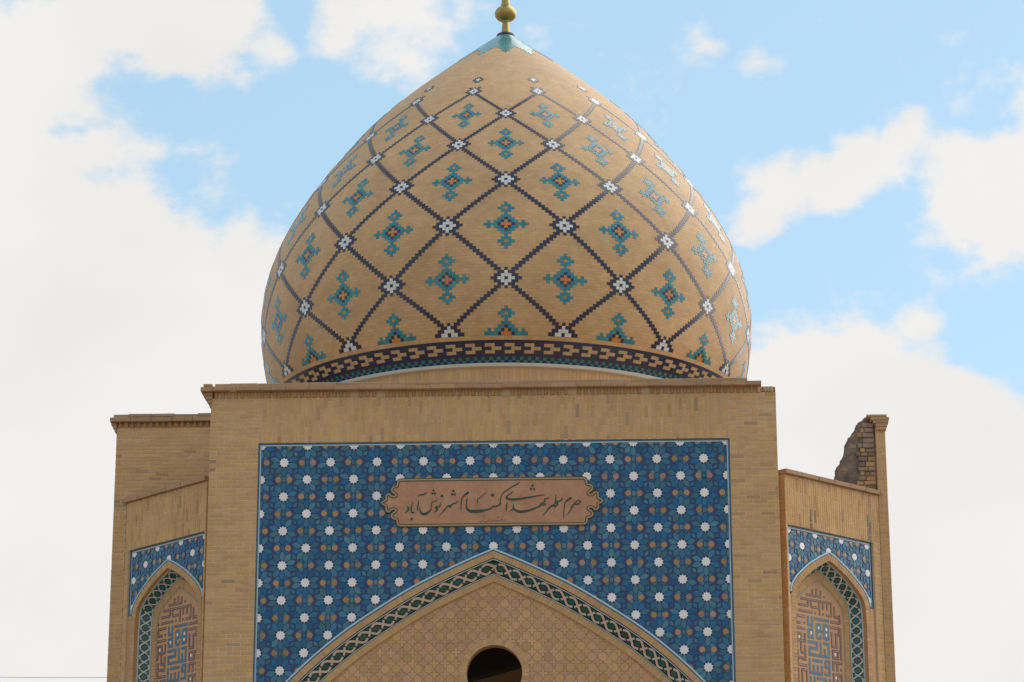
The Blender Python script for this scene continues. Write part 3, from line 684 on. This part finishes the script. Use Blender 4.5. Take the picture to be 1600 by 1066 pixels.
plaque=pq.obj('inscription_plaque',shrine)
pb=MB()
loop_ribbon(pb,out_,-.026,.026,.019,'plaque_line',.040)
loop_ribbon(pb,out_,-.011,.011,.016,'plaque_band',.030)
pb.obj('plaque_border',plaque)
ink=MB()
for k,st in enumerate(STR):
    thin = abs(st[0][2]-.0057)<.0015 and k>9 and len(st)==6 and max(p[2] for p in st)<.016
    stroke2d(catmull(st,4),lambda x,y,l:FRONT(x,y,.022-l),.004+.00011*k,ink,'ink_brown' if thin else 'ink',.004)
def dia(mb,x,y,s,m,l):
    s*=.74; mb.tile(FRONT,[(x-s,y-.25*s),(x+.25*s,y-s),(x+s,y+.25*s),(x-.25*s,y+s)],.022,l,m)
for k,(x,y,s) in enumerate(DOT): dia(ink,x,y,s,'ink',.0042+.0001*k)
for k,st in enumerate(SML): stroke2d(catmull(st,3),lambda x,y,l:FRONT(x,y,.022-l),.003+.0001*k,ink,'ink_brown',.003)
for x,y,s in SMD: dia(ink,x,y,s,'ink_brown',.003)
ink.obj('calligraphy',plaque)

# ---------------------------------------------------------------- side wings on the chamfered corners
wing_half=catmull([(0,8.896),(.16,8.832),(.32,8.752),(.50,8.652),(.64,8.555),(.78,8.448),(.87,8.367),(.95,8.27),(1.0,8.15),(1.022,7.95),(1.03,7.7)],4)+[(1.03,6.6),(1.03,5),(1.03,GZ)]
KSH=-.035
def wing(sg,WC):
    q=math.sqrt(.5)
    th=sg*PI/4
    fr=Frame(sg*6.38-sg*WC*q, 3.03-WC*q, th)
    near,farr=(-1.10,WC) if sg>0 else (-WC,1.07)
    rec=1.055; uL,uR=(-1.055,1.10) if sg>0 else (-1.10,1.055)
    wm=MB()
    wm.prism(fr,[[(near,GZ),(uL,GZ),(uL,9.20),(uR,9.20),(uR,GZ),(farr,GZ),(farr,10.03),(near,10.03)]],.0045,.075,'mortar')
    wh=[(p[0],max(p[1],GZ+.003)) for p in full(half_offset(wing_half,.10))]
    a,b=near+.002,farr-.002
    wm.prism(fr,[[(a,GZ+.003)]+wh+[(b,GZ+.003),(b,10.028),(a,10.028)]],.073,.29,'mortar')
    wm.box(fr,near+.004,farr-.004,GZ,10.026,.325,.46,'mortar')
    w_=wm.obj('corner_wing',shrine,label='right corner wing under the broken parapet' if sg>0 else 'left corner wing under the whole parapet')
    lay(w_,fr,near+.002,farr-.002,9.205,10.028,'v',budget=300,H=.05,red=.10,rest='frieze_brickwork',stain=(lambda u,z: 'brick_stain' if (abs(u+.42)<.09 and z<9.62 and random.random()<.8) or (abs(u-1.0)<.05 and z<9.6 and random.random()<.6) else None) if sg>0 else None)
    fs=(uR+.002,farr-.002) if sg>0 else (near+.002,uL-.002)
    lay(w_,fr,*fs,6.3,9.20,'h',budget=120,L=.2)
    # end return towards the portal
    eu = near if sg>0 else farr
    e0=fr(eu,0,0)
    if sg>0: fe=Frame(e0[0]-.4*q*1, e0[1]+.4*q, -PI/4)
    else: fe=Frame(e0[0], e0[1], PI/4)
    lay(w_,fe,.0,.40,6.3,10.02,'h',m='brick',budget=130,w=-.004,shift=1)
    # coping
    slabs(w_,fr,near-.02,farr+.01,10.035,10.108,-.055,.30,.40,m='coping',sag=.002)
    # spandrel tiles
    tl=MB(); wh2=[(p[0],max(p[1],GZ+.004)) for p in full(half_offset(wing_half,.06))]
    if True:
        tl.prism(fr,[[(uL+.002,GZ+.004)]+wh2+[(uR-.002,GZ+.004),(uR-.002,9.198),(uL+.002,9.198)]],.060,.072,'indigo')
    sp=tl.obj('spandrel_panel',shrine)
    def aw(z):
        for i in range(len(wing_half)-1):
            p,r=wing_half[i],wing_half[i+1]
            if r[1]<=z<=p[1]: return p[0]+(r[0]-p[0])*(p[1]-z)/max(p[1]-r[1],1e-9)
        return -1
    tile_field(fr,.057,(uL+.055,uR-.055,7.8,9.145),[(9.13-k*.2305,k+1) for k in range(6)],.33,.2305,lambda u,z: not(z<wing_half[0][1] and abs(u)<aw(z)-.04),sp,6.4)
    bo=MB()
    for m,a_,b_,w0 in (('light_line',1.002,1.018,.050),('blue_line',1.020,1.050,.046)):
        t,t2=9.20-(1.05-b_),9.20-(1.05-a_)
        for s2 in (-1,1):
            x0,x1=((uL+1.05-b_+.002,uL+1.05-a_+.002) if s2<0 else (uR-1.05+a_-.002,uR-1.05+b_-.002)); bo.box(fr,x0,x1,8.07,t2-.001,w0,.066,m)
        bo.box(fr,uL+1.05-b_+.003,uR-1.05+b_-.003,t2,t,w0,.067,m)
    bo.obj('panel_border',sp)
    aw_=ArchMaker(fr,wing_half)
    ar=MB()
    up_=ArchMaker(fr,[p for p in wing_half if p[1]>8.07])
    up_.band(ar,'light_line',0,.030,.022,.030,.04)
    up_.band(ar,'blue_line',.024,.036,.038,.036,.04)
    for s2 in (-1,1):
        x0,x1=((uL+.0015,-.988) if s2<0 else (.988,uR-.0015)); ar.box(fr,x0,x1,GZ,8.068,.033,.05,'brick_arch')
    aw_.band(ar,'mortar',.040,.040,.145,.040,.05)
    aw_.band(ar,'brick_red',.145,.036,.147,.120,.05)
    nic=ar.obj('wing_niche',shrine)
    aw_.voussoirs(nic,'brick_arch',.041,.144,.037,.058,6.3,proud=.005)
    st=MB()
    aw_.band(st,'night',.147,.120,.272,.300,.04)
    rb=Ribbon(aw_.line(.154,.128),aw_.line(.266,.293),fr(0,0,-1)if 0 else (fr.s,-fr.c,0))
    interlace(rb,-3.4,3.4,st,'pale_strap','green_tile',.165,k=.9)
    for d0,w0,d1,w1 in ((.147,.113,.156,.125),(.264,.282,.272,.294)): aw_.band(st,'light_line',d0,w0-.006,d1,w1-.006,.02)
    st.obj('interlace_band',nic)
    bk=MB()
    fld=[(p[0],max(p[1],GZ)) for p in full(half_offset(wing_half,.26))]
    bk.prism(fr,[fld],.306,.325,'brick_arch')
    back=nic; bk.obj('niche_back',nic)
    aw_.voussoirs(back,'brick',.274,.398,.302,.052,6.3,name='inner_voussoir',proud=.004)
    zz=MB(); 
    A=full(half_offset(wing_half,.402)); B=full(half_offset(wing_half,.438))
    zr=Ribbon(P3(fr,A,.304),P3(fr,B,.304),(fr.s,-fr.c,0))
    t=-3.2; k=0
    while t<3.2:
        for f0,f1,mm in ((1,0,'zig' if k%2 else 'brick'),(0,-1,'brick' if k%2 else 'zig')):
            if mm=='zig': zz.add([zr(t+.002,f0,.003),zr(t+.030,f0,.003),zr(t+.030,f1,.003),zr(t+.002,f1,.003)],[(0,1,2,3)],'zig')
        t+=.032; k+=1
    zz.obj('bead_border',back)
    kf=MB(); hwid=.0235
    def seg(mb,r,hw,lift,m,ext=.012):
        u0,z0,u1,z1=r; u0+=KSH; u1+=KSH
        if abs(u1-u0)>=abs(z1-z0): bx=(u0-ext*.5,u1+ext*.5,z0-hw,z0+hw)
        else: bx=(u0-hw,u0+hw,z0-ext*.5,z1+ext*.5)
        mb.box(fr,bx[0],bx[1],bx[2],bx[3],.306-lift,.312,m)
    def letters(rows, hw, m, groove):
        n=len(rows); par_=list(range(n))
        def find(a):
            while par_[a]!=a: a=par_[a]
            return a
        for a in range(n):
            for b_ in range(a):
                A_,B_=rows[a],rows[b_]
                if A_[0]-hw<=B_[2]+hw and B_[0]-hw<=A_[2]+hw and A_[1]-hw<=B_[3]+hw and B_[1]-hw<=A_[3]+hw: par_[find(a)]=find(b_)
        groups={}
        for a in range(n): groups.setdefault(find(a),[]).append(a)
        for ids in groups.values():
            b_=MB()
            for a in ids:
                seg(b_,rows[a],hw,.003+.00006*a,m)
                if groove: seg(b_,rows[a],.005,.0075+.00004*a,'brick_arch',-.02)
            b_.obj('kufic_letter',nic)
    letters(KP,.023,'purple_tile',True)
    letters(KB,.025,'kufic_blue',False)
    def dots(name,L_,hu,hz_,w0,m):
        for u,z in L_:
            b_=MB(); b_.box(fr,u+KSH-hu,u+KSH+hu,z-hz_,z+hz_,w0,.312,m); b_.obj(name,nic)
    dots('letter_dot',KD,.019,.019,.3015,'purple_tile')
    dots('letter_dot',KR,.016,.016,.3005,'dome_orange')
    dots('white_inlay',KW,.020,.024,.2985,'white_tile')
    return fr
wing(1,1.285); wing(-1,1.205)

# ---------------------------------------------------------------- rear parapets and corner piers
BACK=Frame(0,3.03,0)
lp=MB()
lp.box(BACK,-6.598,-6.382,GZ,10.0,.0045,.35,'mortar')
lp.box(BACK,-6.598,-4.40,10.0,11.36,.0055,.33,'mortar')
lp.box(BACK,-6.598,-4.42,11.36,11.45,.05,.32,'mortar')
lp.box(Frame(0,3.03,0),-6.596,-6.2,GZ,11.35,.33,6.0,'brick')
par=lp.obj('rear_parapet',shrine,label='whole brick parapet above the left wing')
lay(par,BACK,-6.600,-4.42,9.9,11.36,'h',budget=260,red=.05,stain=lambda u,z: 'brick_damp' if z<10.15+.45*(u+6.3)/1.9 and random.random()<.7 else None)
lay(par,BACK,-6.600,-6.384,6.5,9.9,'h',budget=110,L=.20)
lay(par,Frame(-6.600,9.0,-PI/2),0,5.95,6.0,11.34,'h',budget=0,w=-.003)
sawtooth(par,BACK,-6.60,-4.45,11.362,11.448,proud=.045)
slabs(par,BACK,-6.715,-4.45,11.452,11.525,-.09,.30,.36)
slabs(par,BACK,-6.655,-4.45,11.529,11.585,-.06,.30,.40,off=.15,sag=.010)
cl=MB()
for x,z0,z1 in ((-6.632,11.285,11.345),(-6.665,11.349,11.40),(-6.695,11.404,11.448)):
    cl.cbox(BACK,x,-6.602,z0,z1,-.03,.4,'coping',.005)
cl.obj('corner_corbel',par)
# broken parapet on the right
rp=MB()
rp.box(BACK,6.382,6.538,GZ,11.30,.0045,.10,'mortar')
rp.box(Frame(0,3.03,0),6.2,6.536,GZ,9.9,.10,6.0,'brick')
stub=rp.obj('rear_parapet',shrine,label='broken stump of the parapet above the right wing')
lay(stub,BACK,6.384,6.540,6.5,11.30,'h',budget=90,L=.17)
lay(stub,Frame(6.538,3.05,PI/2),.10,5.95,6.0,9.89,'h',budget=0,w=-.003)
for x1,z0,z1,x0 in ((6.555,11.165,11.22,6.39),(6.575,11.224,11.28,6.38),(6.598,11.284,11.335,6.34),(6.612,11.339,11.39,6.30),(6.575,11.394,11.435,6.235)):
    s=MB(); s.cbox(BACK,x0,x1,z0,z1,-.05,.34,'coping',.006); s.obj('coping_slab',stub)
prof=[(6.46,11.40),(6.232,11.44),(6.193,11.382),(6.16,11.36),(6.105,11.331),(6.08,11.27),(6.036,11.199),(6.0,11.13),(5.946,11.082),(5.92,10.98),(5.874,10.891),(5.85,10.78),(5.80,10.70),(5.78,10.62),(5.733,10.541),(5.71,10.44),(5.683,10.343),(5.64,10.10),(5.60,9.95),(6.46,9.95)]
import mathutils
rg=MB()
cols=[]
nl=9
for k in range(nl):
    w=.16+.034*k
    ring=[]
    for i,(x,z) in enumerate(prof):
        if 0<i<len(prof)-1:
            j=.055 if 0<k<nl-1 else .022
            nx=mathutils.noise.noise(Vector((x*9,z*9,w*16)))*j*1.6+mathutils.noise.noise(Vector((x*25,z*25,w*40)))*j*.7
            x+=nx
        ring.append(BACK(x,z,w))
    cols.append(ring)
for k in range(nl-1): rg.strip(cols[k],cols[k+1],'mortar_dark')
tri=geometry.tessellate_polygon([[Vector((p[0],p[1],0)) for p in prof]])
rg.add(cols[0],[tuple(t) for t in tri],'mortar_dark'); rg.add(cols[-1],[tuple(t) for t in tri],'mortar_dark')
rg.obj('wall_core',stub,label='dark rough rubble core of the broken parapet')
# courses of rough backing bricks left bare beside the facing
def edge_x(z):
    pr=[p for p in prof[1:-1]]
    for a,b in zip(pr,pr[1:]):
        if b[1]<=z<=a[1]: return a[0]+(b[0]-a[0])*(a[1]-z)/max(a[1]-b[1],1e-6)
    return 6.2
def rough(a,x,z,h,ww,mm):
    b=MB(); b.cbox(lambda u,zz,w:(u,w,zz),-(x-a)/2+.004,(x-a)/2-.004,-h/2+.004,h/2-.005,0,.11,mm,.012)
    o=link('rough_brick',b.mesh('rough_brick'),stub,BACK((a+x)/2,z+h/2,ww)); o.rotation_euler=(random.uniform(-.05,.05),random.uniform(-.04,.04),random.uniform(-.12,.12))
z=10.06
while z<11.31:
    h=random.uniform(.072,.095); x=6.362
    ragged=edge_x(z+h)
    lim=max(ragged+.02, 6.08+random.uniform(-.05,.07))
    while x>lim+.03:
        l=random.choice((.09,.12,.16,.20)); a=max(x-l,lim)
        rough(a,x,z,h,.105+random.uniform(0,.035),random.choice(('brick_grey','brick_grey','brick_grey','brick_grey','brick','coping','brick_dark')))
        x=a-.003
    while x>ragged+.03:                      # deeper, broken courses towards the ragged edge
        l=random.uniform(.07,.16); a=max(x-l,ragged+random.uniform(-.035,.02))
        if random.random()<.62: rough(a,x,z+random.uniform(-.01,.01),h,.155+random.uniform(-.01,.03),random.choice(('mortar_dark','mortar_dark','brick_grey','brick_dark')))
        x=a-.006
    z+=h
# ---------------------------------------------------------------- core behind
co=MB()
poly=[(-6.5,3.8),(-4.75,2.05),(-4.5,2.05),(-4.5,5.02),(4.5,5.02),(4.5,2.05),(4.75,2.05),(6.5,3.8),(6.5,8.2),(4.5,10.3),(-4.5,10.3),(-6.5,8.2)]
co.prism(lambda u,z,w:(u,z,w),[poly],0,9.86+ZO,'roof')
co.obj('building_core',shrine)

# ---------------------------------------------------------------- dome
DY=5.743677; PCAM=math.atan2(-CD-DY,CX); ZB=12.412844
KZ=[-.6,0,.7,1.4,2.1,2.9,3.7,4.5,5.2,5.8,7.2]
KRAD=[3.763944,4.207888,4.415608,4.475248,4.401814,4.120489,3.66696,3.084152,2.489594,1.859522,.16]
def nat_spline(xk,yk):
    n=len(xk); h=[xk[i+1]-xk[i] for i in range(n-1)]
    al=[0]*n; l=[1]*n; mu=[0]*n; zz=[0]*n; c=[0]*n
    for i in range(1,n-1): al[i]=3*((yk[i+1]-yk[i])/h[i]-(yk[i]-yk[i-1])/h[i-1])
    for i in range(1,n-1):
        l[i]=2*(xk[i+1]-xk[i-1])-h[i-1]*mu[i-1]; mu[i]=h[i]/l[i]; zz[i]=(al[i]-h[i-1]*zz[i-1])/l[i]
    for i in range(n-2,-1,-1): c[i]=zz[i]-mu[i]*c[i+1]
    def ev(x):
        i=0
        while i<n-2 and x>xk[i+1]: i+=1
        t=x-xk[i]; b=(yk[i+1]-yk[i])/h[i]-h[i]*(2*c[i]+c[i+1])/3; d=(c[i+1]-c[i])/(3*h[i])
        return yk[i]+b*t+c[i]*t*t+d*t**3
    return ev
RAD=nat_spline(KZ,KRAD)
VK=[-9.5,-8.5,-7.5,-6.5,-5.5,-2.5,-1.5,0,18,36,54,72,90,108,118.5,150,176]
VZ=[-.385,-.335,-.29,-.239,-.194,-.042,.005,.105,1.011,1.972,2.872,3.707,4.463,5.109,5.467,6.52,7.2]
def ZV(v):
    n=len(VK); i=0
    while i<n-2 and v>VK[i+1]: i+=1
    def sl(j):
        if j<=0: return (VZ[1]-VZ[0])/(VK[1]-VK[0])
        if j>=n-1: return (VZ[-1]-VZ[-2])/(VK[-1]-VK[-2])
        a=(VZ[j]-VZ[j-1])/(VK[j]-VK[j-1]); b=(VZ[j+1]-VZ[j])/(VK[j+1]-VK[j]); return 2*a*b/(a+b)
    h=VK[i+1]-VK[i]; t=(v-VK[i])/h
    return (2*t**3-3*t*t+1)*VZ[i]+(t**3-2*t*t+t)*h*sl(i)+(-2*t**3+3*t*t)*VZ[i+1]+(t**3-t*t)*h*sl(i+1)
NC=476
def DP(c,v,lift=0.0,nc=NC):
    z=ZV(v); r=RAD(z); dr=(RAD(z+.01)-RAD(z-.01))/.02; k=1/math.sqrt(1+dr*dr)
    r+=lift*k; z-=lift*k*dr
    a=PCAM+2*PI*c/nc
    return (r*math.cos(a), r*math.sin(a), z+ZB+ZO)
rows=[-8.5+.5*i for i in range(0,17)]+[float(v) for v in range(0,176,1)]+[176]
SEG=238
vs=[];fs=[];uvs=[]
for v in rows:
    for i in range(SEG): vs.append(DP(i*2,v))
for j in range(len(rows)-1):
    for i in range(SEG):
        k=(i+1)%SEG; fs.append((j*SEG+i,j*SEG+k,(j+1)*SEG+k,(j+1)*SEG+i))
        uvs += [(i*2,rows[j]),(i*2+2,rows[j]),(i*2+2,rows[j+1]),(i*2,rows[j+1])]
me=bpy.data.meshes.new('dome'); me.from_pydata(vs,[],fs); me.materials.append(M['dome_brick'])
ul=me.uv_layers.new(name='courses'); ul.data.foreach_set('uv',[x+.5 if i%2==0 else x+20.5 for t in uvs for i,x in enumerate(t)])
me.polygons.foreach_set('use_smooth',[True]*len(fs)); me.update()
dome=link('dome',me,shrine,(0,DY,0))
def cells(mb, L, v0, lift=.005, nc=NC, g=.47):
    for c,v,m in L:
        if True:
            q=[(c-g,v0+v-g),(c+g,v0+v-g),(c+g,v0+v+g),(c-g,v0+v+g)]
            p=[DP(a,b,lift,nc) for a,b in q]+[DP(a,b,-.002,nc) for a,b in q]
            mb.add(p,[(0,1,2,3),(0,1,5,4),(1,2,6,5),(2,3,7,6),(3,0,4,7)],m)
W_,N_,T_,O_='dome_white','dome_navy','dome_teal','dome_orange'
STAR=[]
for dv in (-2,-1,0,1,2):
    k={0:2,1:1,2:0}[abs(dv)]
    for du in range(-k,k+1): STAR.append((du,dv,N_ if (du==0 and dv==0) else W_))
for dv in range(-3,4):
    a={0:(3,4),1:(2,3),2:(1,2),3:(2,3)}[abs(dv)]
    for du in a: STAR += [(du,dv,N_),(-du,dv,N_)]
STAR += [(0,3,N_),(0,-3,N_)]
CROSS=[]
for dv in range(-8,9):
    A=abs(dv)
    k={0:6,1:3,2:2,3:1,4:0,5:1,6:2,7:1,8:0}[A]
    for du in range(-k,k+1):
        m=T_
        if abs(du)+A<=1: m=O_
        elif abs(du)+A==2 : m=N_
        if A==6 and du==0: m=O_
        CROSS.append((du,dv,m))
    if A==1: CROSS += [(5,dv,T_),(-5,dv,T_)]
LATT=[(du,dv,N_) for dv in range(4,15) for du in (dv-1,dv)]
DIAM=[(du,dv,'dome_white' if (abs(du)+abs(dv)<=1) else N_) for dv in (-1,0,1) for du in range(-3+abs(dv),4-abs(dv))]+[(0,2,N_),(0,-2,N_),(1,2,N_),(-1,2,N_),(1,-2,N_),(-1,-2,N_)]
def ringset(name, L, v0, offs, mirror=False):
    b=MB(); cells(b,L,v0); meh=b.mesh(name)
    for k in range(14):
        link(name,meh,dome,(0,0,0),2*PI*(k*34+offs)/NC)
for k in range(7):
    off=17 if k%2==0 else 0
    ringset('star_medallion',[t for t in STAR if k or t[1]>=0],18*k,off)
    if k<6: ringset('cross_motif',[t for t in CROSS if k or t[1]>=0],18*k,17-off)
    if k<6:
        # rising to the right from this star, and to the left
        ringset('lattice_strip',LATT,18*k,off)
        ringset('lattice_strip',[(-a,b_,m) for a,b_,m in LATT],18*k,off)
ringset('diamond_motif',DIAM,118.5,17)
# base band: dark strip with light key pieces, two rows of chequers, pale rim
bb=MB(); n=238
for (va,vb,m) in ((-6.5,-1.5,N_),(-8.5,-6.5,N_)):
    k=8
    Ls=[[DP(i*2,vb+(va-vb)*q/k,.003) for i in range(n+1)] for q in range(k+1)]
    for A,B in zip(Ls,Ls[1:]): bb.strip(A,B,m)
band=bb.obj('base_band',shrine,loc=(0,DY,0))
kt=MB(); KEY=[(c,v,'dome_tan') for v,cc in ((-3,(0,1,2)),(-4,(2,3,4)),(-5,(0,1,2))) for c in cc]
cells(kt,KEY,0,.007,474,.485); km=kt.mesh('key_tile')
for k in range(79): link('key_tile',km,band,(0,0,0),2*PI*k/79)
ck=MB()
for i in range(392):
    cells(ck,[(i,-7-(i%2),'dome_green' if i%2==0 else T_)],0,.006,392,.46)
ck.obj('chequer_tiles',band,kind='stuff')
rim=MB()
n=180; r0=RAD(-.335)
pr=[(r0+.035,-.337),(r0+.042,-.345),(r0+.010,-.383),(r0-.06,-.387)]
loops=[[( r*math.cos(2*PI*i/n),r*math.sin(2*PI*i/n),z+ZB+ZO) for i in range(n+1)] for r,z in [(r0-.02,-.333)]+pr]
for a,b in zip(loops,loops[1:]): rim.strip(a,b,'dome_rim')
rim.obj('dome_rim',dome)
# drum of upright bricks below the rim
dr=MB(); rd=3.925
n=180
dr.strip([(rd*math.cos(2*PI*i/n),rd*math.sin(2*PI*i/n),ZB-.38+ZO) for i in range(n+1)],[(rd*math.cos(2*PI*i/n),rd*math.sin(2*PI*i/n),9.7+ZO) for i in range(n+1)],'mortar')
drum=dr.obj('drum',shrine,loc=(0,DY,0))
db=MB(); nd=360
dm=brick_mesh(.058,.222,.03,'brick')
rest=MB()
for row in range(3):
    for i in range(nd):
        a=2*PI*(i+.5*(row%2))/nd
        f=Frame(rd*math.sin(a)*1.002,-rd*math.cos(a)*1.002,a); z=ZB-.51-.232*row
        aa=(a+PI)%(2*PI)-PI
        if row==0 and abs(aa)<1.05: o=link('brick',dm,drum,f(0,z,random.uniform(-.003,.003)),a)
        else: rest.cbox(f,-.029,.029,z-.111,z+.111,0,.03,'brick')
rest.obj('drum_brickwork',drum,kind='stuff')
# turquoise cap with pointed lobes under the finial
cap=MB(); per=9
def DZ(c,z,lift):
    r=RAD(z); d=(RAD(z+.01)-RAD(z-.01))/.02; k=1/math.sqrt(1+d*d); r+=lift*k; z-=lift*k*d
    a=PCAM+2*PI*c/NC; return (r*math.cos(a),r*math.sin(a),z+ZB+ZO)
for i in range(14*per):
    q=abs((i%per)-(per-1)/2)/((per-1)/2)          # 0 on a lobe's axis, 1 between lobes
    steps=int(round((1-q)*5))
    z=6.67-.047*steps
    c0=(i-per/2+.5)*NC/(14*per); hw_=NC/(14*per)/2*.95
    while z<7.15:
        z1=min(z+.047,7.17)
        q_=[(c0-hw_,z+.002),(c0+hw_,z+.002),(c0+hw_,z1-.002),(c0-hw_,z1-.002)]
        p=[DZ(a,b_,.006) for a,b_ in q_]+[DZ(a,b_,-.002) for a,b_ in q_]
        cap.add(p,[(0,1,2,3),(0,1,5,4),(1,2,6,5),(2,3,7,6),(3,0,4,7)],'dome_cap')
        z=z1
cap.obj('turquoise_cap',dome,kind='stuff')

# ---------------------------------------------------------------- finial
def lathe(mb, prof, m, n=32):
    lo=[[(r*math.cos(2*PI*i/n),r*math.sin(2*PI*i/n),z) for i in range(n+1)] for r,z in prof]
    for a,b in zip(lo,lo[1:]): mb.strip(a,b,m)
FZ=ZB+7.2+ZO
nk=MB()
lathe(nk,[(0,.02),(.075,.02),(.092,.045),(.092,.07),(.084,.085),(.082,.10),(.060,.30),(.072,.305),(.074,.325),(.060,.335)],'brass')
fin=nk.obj('finial',shrine,loc=(0,DY,FZ),smooth=True)
c=MB(); lathe(c,[(.10,.075),(.165,.045),(.178,.015),(.172,-.025),(.10,-.045)],'dark_metal'); c.obj('base_collar',fin,smooth=True)
c=MB(); lathe(c,[(.05,.30)]+[(.208*math.cos(t),.475+.160*math.sin(t)) for t in [(-PI/2+.3)+(PI-.6)*i/16 for i in range(17)]]+[(.05,.645)],'brass'); c.obj('finial_ball',fin,smooth=True)
c=MB(); lathe(c,[(.088,.625),(.088,.66),(.080,.665),(.062,.92),(.072,.925),(.072,.945),(.05,.955)],'brass'); c.obj('upper_neck',fin,smooth=True)
c=MB(); lathe(c,[(.04,.93)]+[(.135*math.cos(t),1.04+.105*math.sin(t)) for t in [(-PI/2+.3)+(PI-.6)*i/14 for i in range(15)]]+[(.045,1.14),(.03,1.35),(.0,1.62)],'brass'); c.obj('finial_tip',fin,smooth=True)

# ---------------------------------------------------------------- distant overhead cable
def tube(mb,pts,r,m,n=6):
    rings=[]
    for i,p in enumerate(pts):
        a=Vector(pts[max(i-1,0)]); b=Vector(pts[min(i+1,len(pts)-1)]); t=(b-a).normalized()
        s=t.cross(Vector((0,0,1))).normalized(); u=s.cross(t)
        rings.append([tuple(Vector(p)+s*r*math.cos(2*PI*k/n)+u*r*math.sin(2*PI*k/n)) for k in range(n+1)])
    for a,b in zip(rings,rings[1:]): mb.strip(a,b,m)
def ray_at(px,py,Y):
    d=fwd+r2*((px-800)/F_PX)+u2*((533-py)/F_PX); t=(Y+CD)/d.y; return Vector((CX,-CD,ZO))+d*t
a=ray_at(-420,1040,30); b=ray_at(420,1052,34); m0=ray_at(0,1046,32); m1=ray_at(165,1058,33)
pts=[]
for i in range(25):
    t=i/24; p=a.lerp(b,t); p.z-=.62*4*t*(1-t)*.35; pts.append(tuple(p))
cb_=MB(); tube(cb_,pts,.008,'cable')
o=cb_.obj('power_line'); o['label']='thin grey overhead cable crossing the sky left of the shrine'; o['category']='cable'
for e,lab in ((a,'plain pole holding the far left end of the overhead cable'),(b,'plain pole behind the shrine holding the overhead cable')):
    pm=MB(); tube(pm,[(e.x,e.y,0),(e.x,e.y,e.z+.6)],.11,'pole',10); po=pm.obj('utility_pole'); po['label']=lab; po['category']='pole'
    ar=MB(); ar.box(Frame(e.x,e.y,0),-.6,.6,e.z-ZO-.12,e.z-ZO-.01,-.05,.05,'pole'); ar.obj('cross_arm',po)
